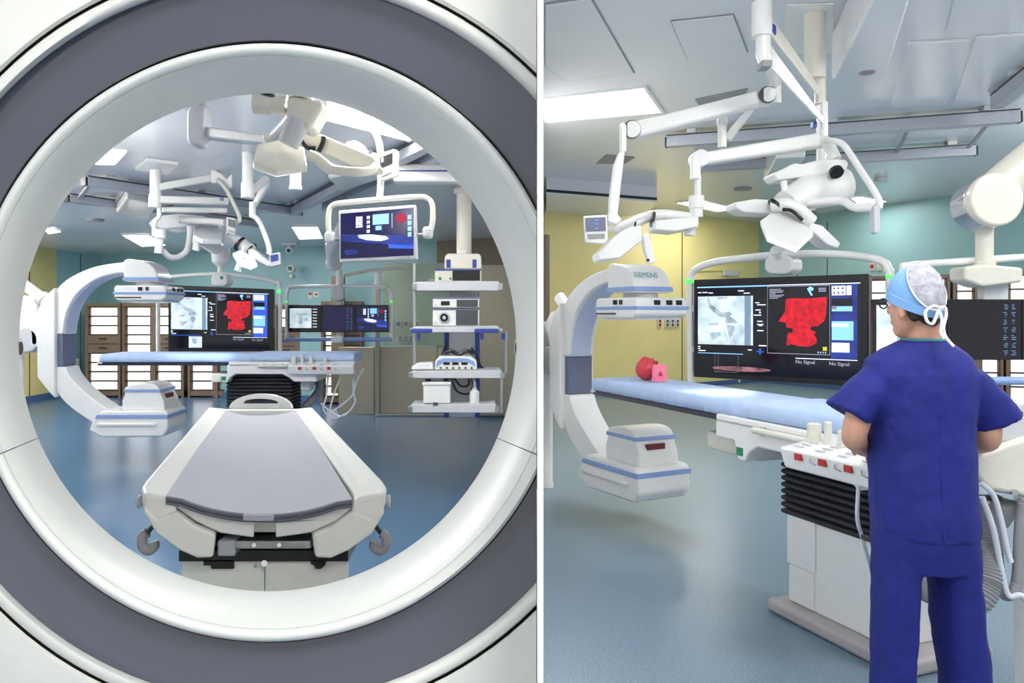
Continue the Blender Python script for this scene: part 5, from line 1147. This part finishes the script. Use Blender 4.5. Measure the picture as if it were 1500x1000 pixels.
# hair at the nape
b = B()
for x, y, z, a_, c_, d_ in ((0, -.06, -.03, .055, .035, .05), (-.052, -.04, -.03, .018, .03, .04), (.052, -.04, -.03, .018, .03, .04), (0, -.075, -.055, .04, .02, .03)): b.ell(hl(x, y, z), (a_, c_, d_), 16, 10, H3)
organic('hair', b, HAIR, MAN, .006, 2)
# cap: blue shell and gauze crown
def shell(c0, rad, tilt, cut, th, n=32, m_=14):
    b = B(); R = []
    for r_ in (1, 1 - th):
        rows = []
        for i in range(m_ + 1):
            a_ = math.radians(2 + (cut - 2) * i / m_); rows.append([HM @ (Vector(c0) + tilt @ Vector((rad[0] * r_ * math.sin(a_) * math.cos(2 * math.pi * k_ / n), rad[1] * r_ * math.sin(a_) * math.sin(2 * math.pi * k_ / n), rad[2] * r_ * math.cos(a_)))) for k_ in range(n)])
        R += rows if r_ == 1 else rows[::-1]
    b.rings(R); return b
til = Matrix.Rotation(math.radians(24), 3, 'X')
capo = thing_parent = mk('cap', shell((0, -.008, .018), (.085, .108, .098), til, 96, .05), CAPB, MAN, 0, 60)
til2 = Matrix.Rotation(math.radians(-16), 3, 'Z') @ Matrix.Rotation(math.radians(58), 3, 'X')
b = shell((.0, -.014, .02), (.083, .112, .1), til2, 57, .04)
for i, v in enumerate(b.v): b.v[i] = v + (v - HC).normalized() * (.004 + .0035 * noise.noise(v * 60))
mk('cap_crown', b, CAPG, capo, 0, 80)
ring = [HM @ (Vector((.0, -.014, .02)) + til2 @ Vector((.087 * math.sin(math.radians(56)) * math.cos(2 * math.pi * k_ / 40), .116 * math.sin(math.radians(56)) * math.sin(2 * math.pi * k_ / 40), .104 * math.cos(math.radians(56))))) for k_ in range(41)]
mk('cap_seam', B().tube(ring, .0022, 6), W_, capo)
b = B(); R = []
bt = Matrix.Rotation(math.radians(20), 3, 'X')
for z_, o_ in ((-.022, .001), (-.02, .006), (.008, .007), (.01, .001)):
    R.append([HM @ (Vector((0, -.008, .0)) + bt @ Vector(((.084 + o_) * math.cos(2 * math.pi * k_ / 40), (.106 + o_) * math.sin(2 * math.pi * k_ / 40), z_))) for k_ in range(40)])
b.rings(R + R[:1], cap=False); mk('cap_band', b, CAPB, capo, 0, 60)
yk_ = DM - .085
def tie(pts, r=.0045): return mk('tie', B().tube([P(u, v, DM - .07 + o_) for u, v, o_ in pts], r, 8, 6), W_, capo)
tie([(1379, 452, .0), (1368, 448, -.01), (1356, 456, -.015), (1358, 470, -.015), (1366, 474, -.012), (1372, 462, -.01), (1376, 452, 0), (1384, 450, .0), (1386, 462, .0), (1382, 480, -.01), (1386, 494, -.02), (1397, 507, -.025)])
tie([(1376, 454, .0), (1380, 470, -.01), (1378, 486, -.02), (1383, 496, -.02)], .004)
# scrub top with sleeves
b = B()
def hemz(ct, st): return 0
b.rings([ring_at(786, 1275, 1433, .135, Y0), ring_at(740, 1272, 1431, .13, Y0), ring_at(700, 1271, 1429, .125, Y0), ring_at(660, 1271, 1427, .122, Y0), ring_at(620, 1269, 1427, .12, Y0), ring_at(580, 1264, 1429, .118, Y0), ring_at(550, 1258, 1432, .112, Y0), ring_at(528, 1268, 1424, .1, Y0), ring_at(512, 1290, 1407, .085, Y0), ring_at(499, 1316, 1390, .07, Y0)])
def sleeve(c0, c1, h0, h1, r0):
    A, Bp = P(*c0, DM + Y0), P(*c1, DM + Y0); e0, e1 = P(*h0, DM + Y0), P(*h1, DM + Y0); hx = (e1 - e0) / 2; R = []
    for i in range(7):
        t_ = i / 6; c_ = A.lerp(Bp, t_); ax = hx.normalized() * (r0 * (1 - t_) + hx.length * t_); R.append([c_ + ax * math.cos(q_) + Vector((0, .075, 0)) * math.sin(q_) for q_ in [2 * math.pi * k_ / 20 for k_ in range(20)]])
    b.rings(R)
sleeve((1293, 549), (1241, 606), (1212, 591), (1269, 624), .055); sleeve((1408, 549), (1459, 618), (1424, 634), (1497, 604), .058)
top_ = organic('scrub_top', b, SCRUB, MAN, .008, 3, (.013, .08))
b = B(); b.tube([P(1353 + (v - 500) * .012, v, DM) + Vector((0, Y0 - dp_ - .002, 0)) for v, dp_ in ((522, .094), (550, .107), (580, .113), (620, .115), (660, .117), (700, .12), (740, .125), (778, .129))], .0035, 8, 4); mk('back_seam', b, SCRUB, top_)
b = B(); b.tube([p for p in ring_at(498, 1322, 1386, .064, Y0)] + [ring_at(498, 1322, 1386, .064, Y0)[0]], .006, 8); mk('collar', b, mat('teal_collar', (70, 120, 130), .7), top_)
# trousers
b = B()
b.rings([ring_at(835, 1278, 1432, .11, Y0), ring_at(800, 1274, 1434, .125, Y0), ring_at(770, 1277, 1431, .125, Y0), ring_at(730, 1279, 1428, .12, Y0)])
b.rings([ring_at(1155, 1268, 1336, .075, Y0), ring_at(1000, 1273, 1341, .08, Y0), ring_at(930, 1274, 1344, .085, Y0), ring_at(880, 1274, 1347, .09, Y0), ring_at(820, 1276, 1352, .1, Y0)])
b.rings([ring_at(1155, 1380, 1462, .075, Y0), ring_at(1000, 1374, 1452, .08, Y0), ring_at(930, 1366, 1444, .085, Y0), ring_at(880, 1361, 1439, .09, Y0), ring_at(820, 1355, 1434, .1, Y0)])
organic('scrub_trousers', b, SCRUB, MAN, .008, 3, (.014, .09))
b = B(); b.rect(1268, 1276, 786, 793, DM - .02, .03); mk('pocket_tag', b, HAIR, MAN, .002)
for u in (1304, 1419):
    b = B(); c_ = P(u, 1179, DM + Y0); b.ell(Vector((c_.x, c_.y + .03, .045)), (.045, .13, .045), 20, 12)
    for i, v in enumerate(b.v): v.z = max(0.001, v.z); 
    mk('shoe', b, SHOE, MAN)
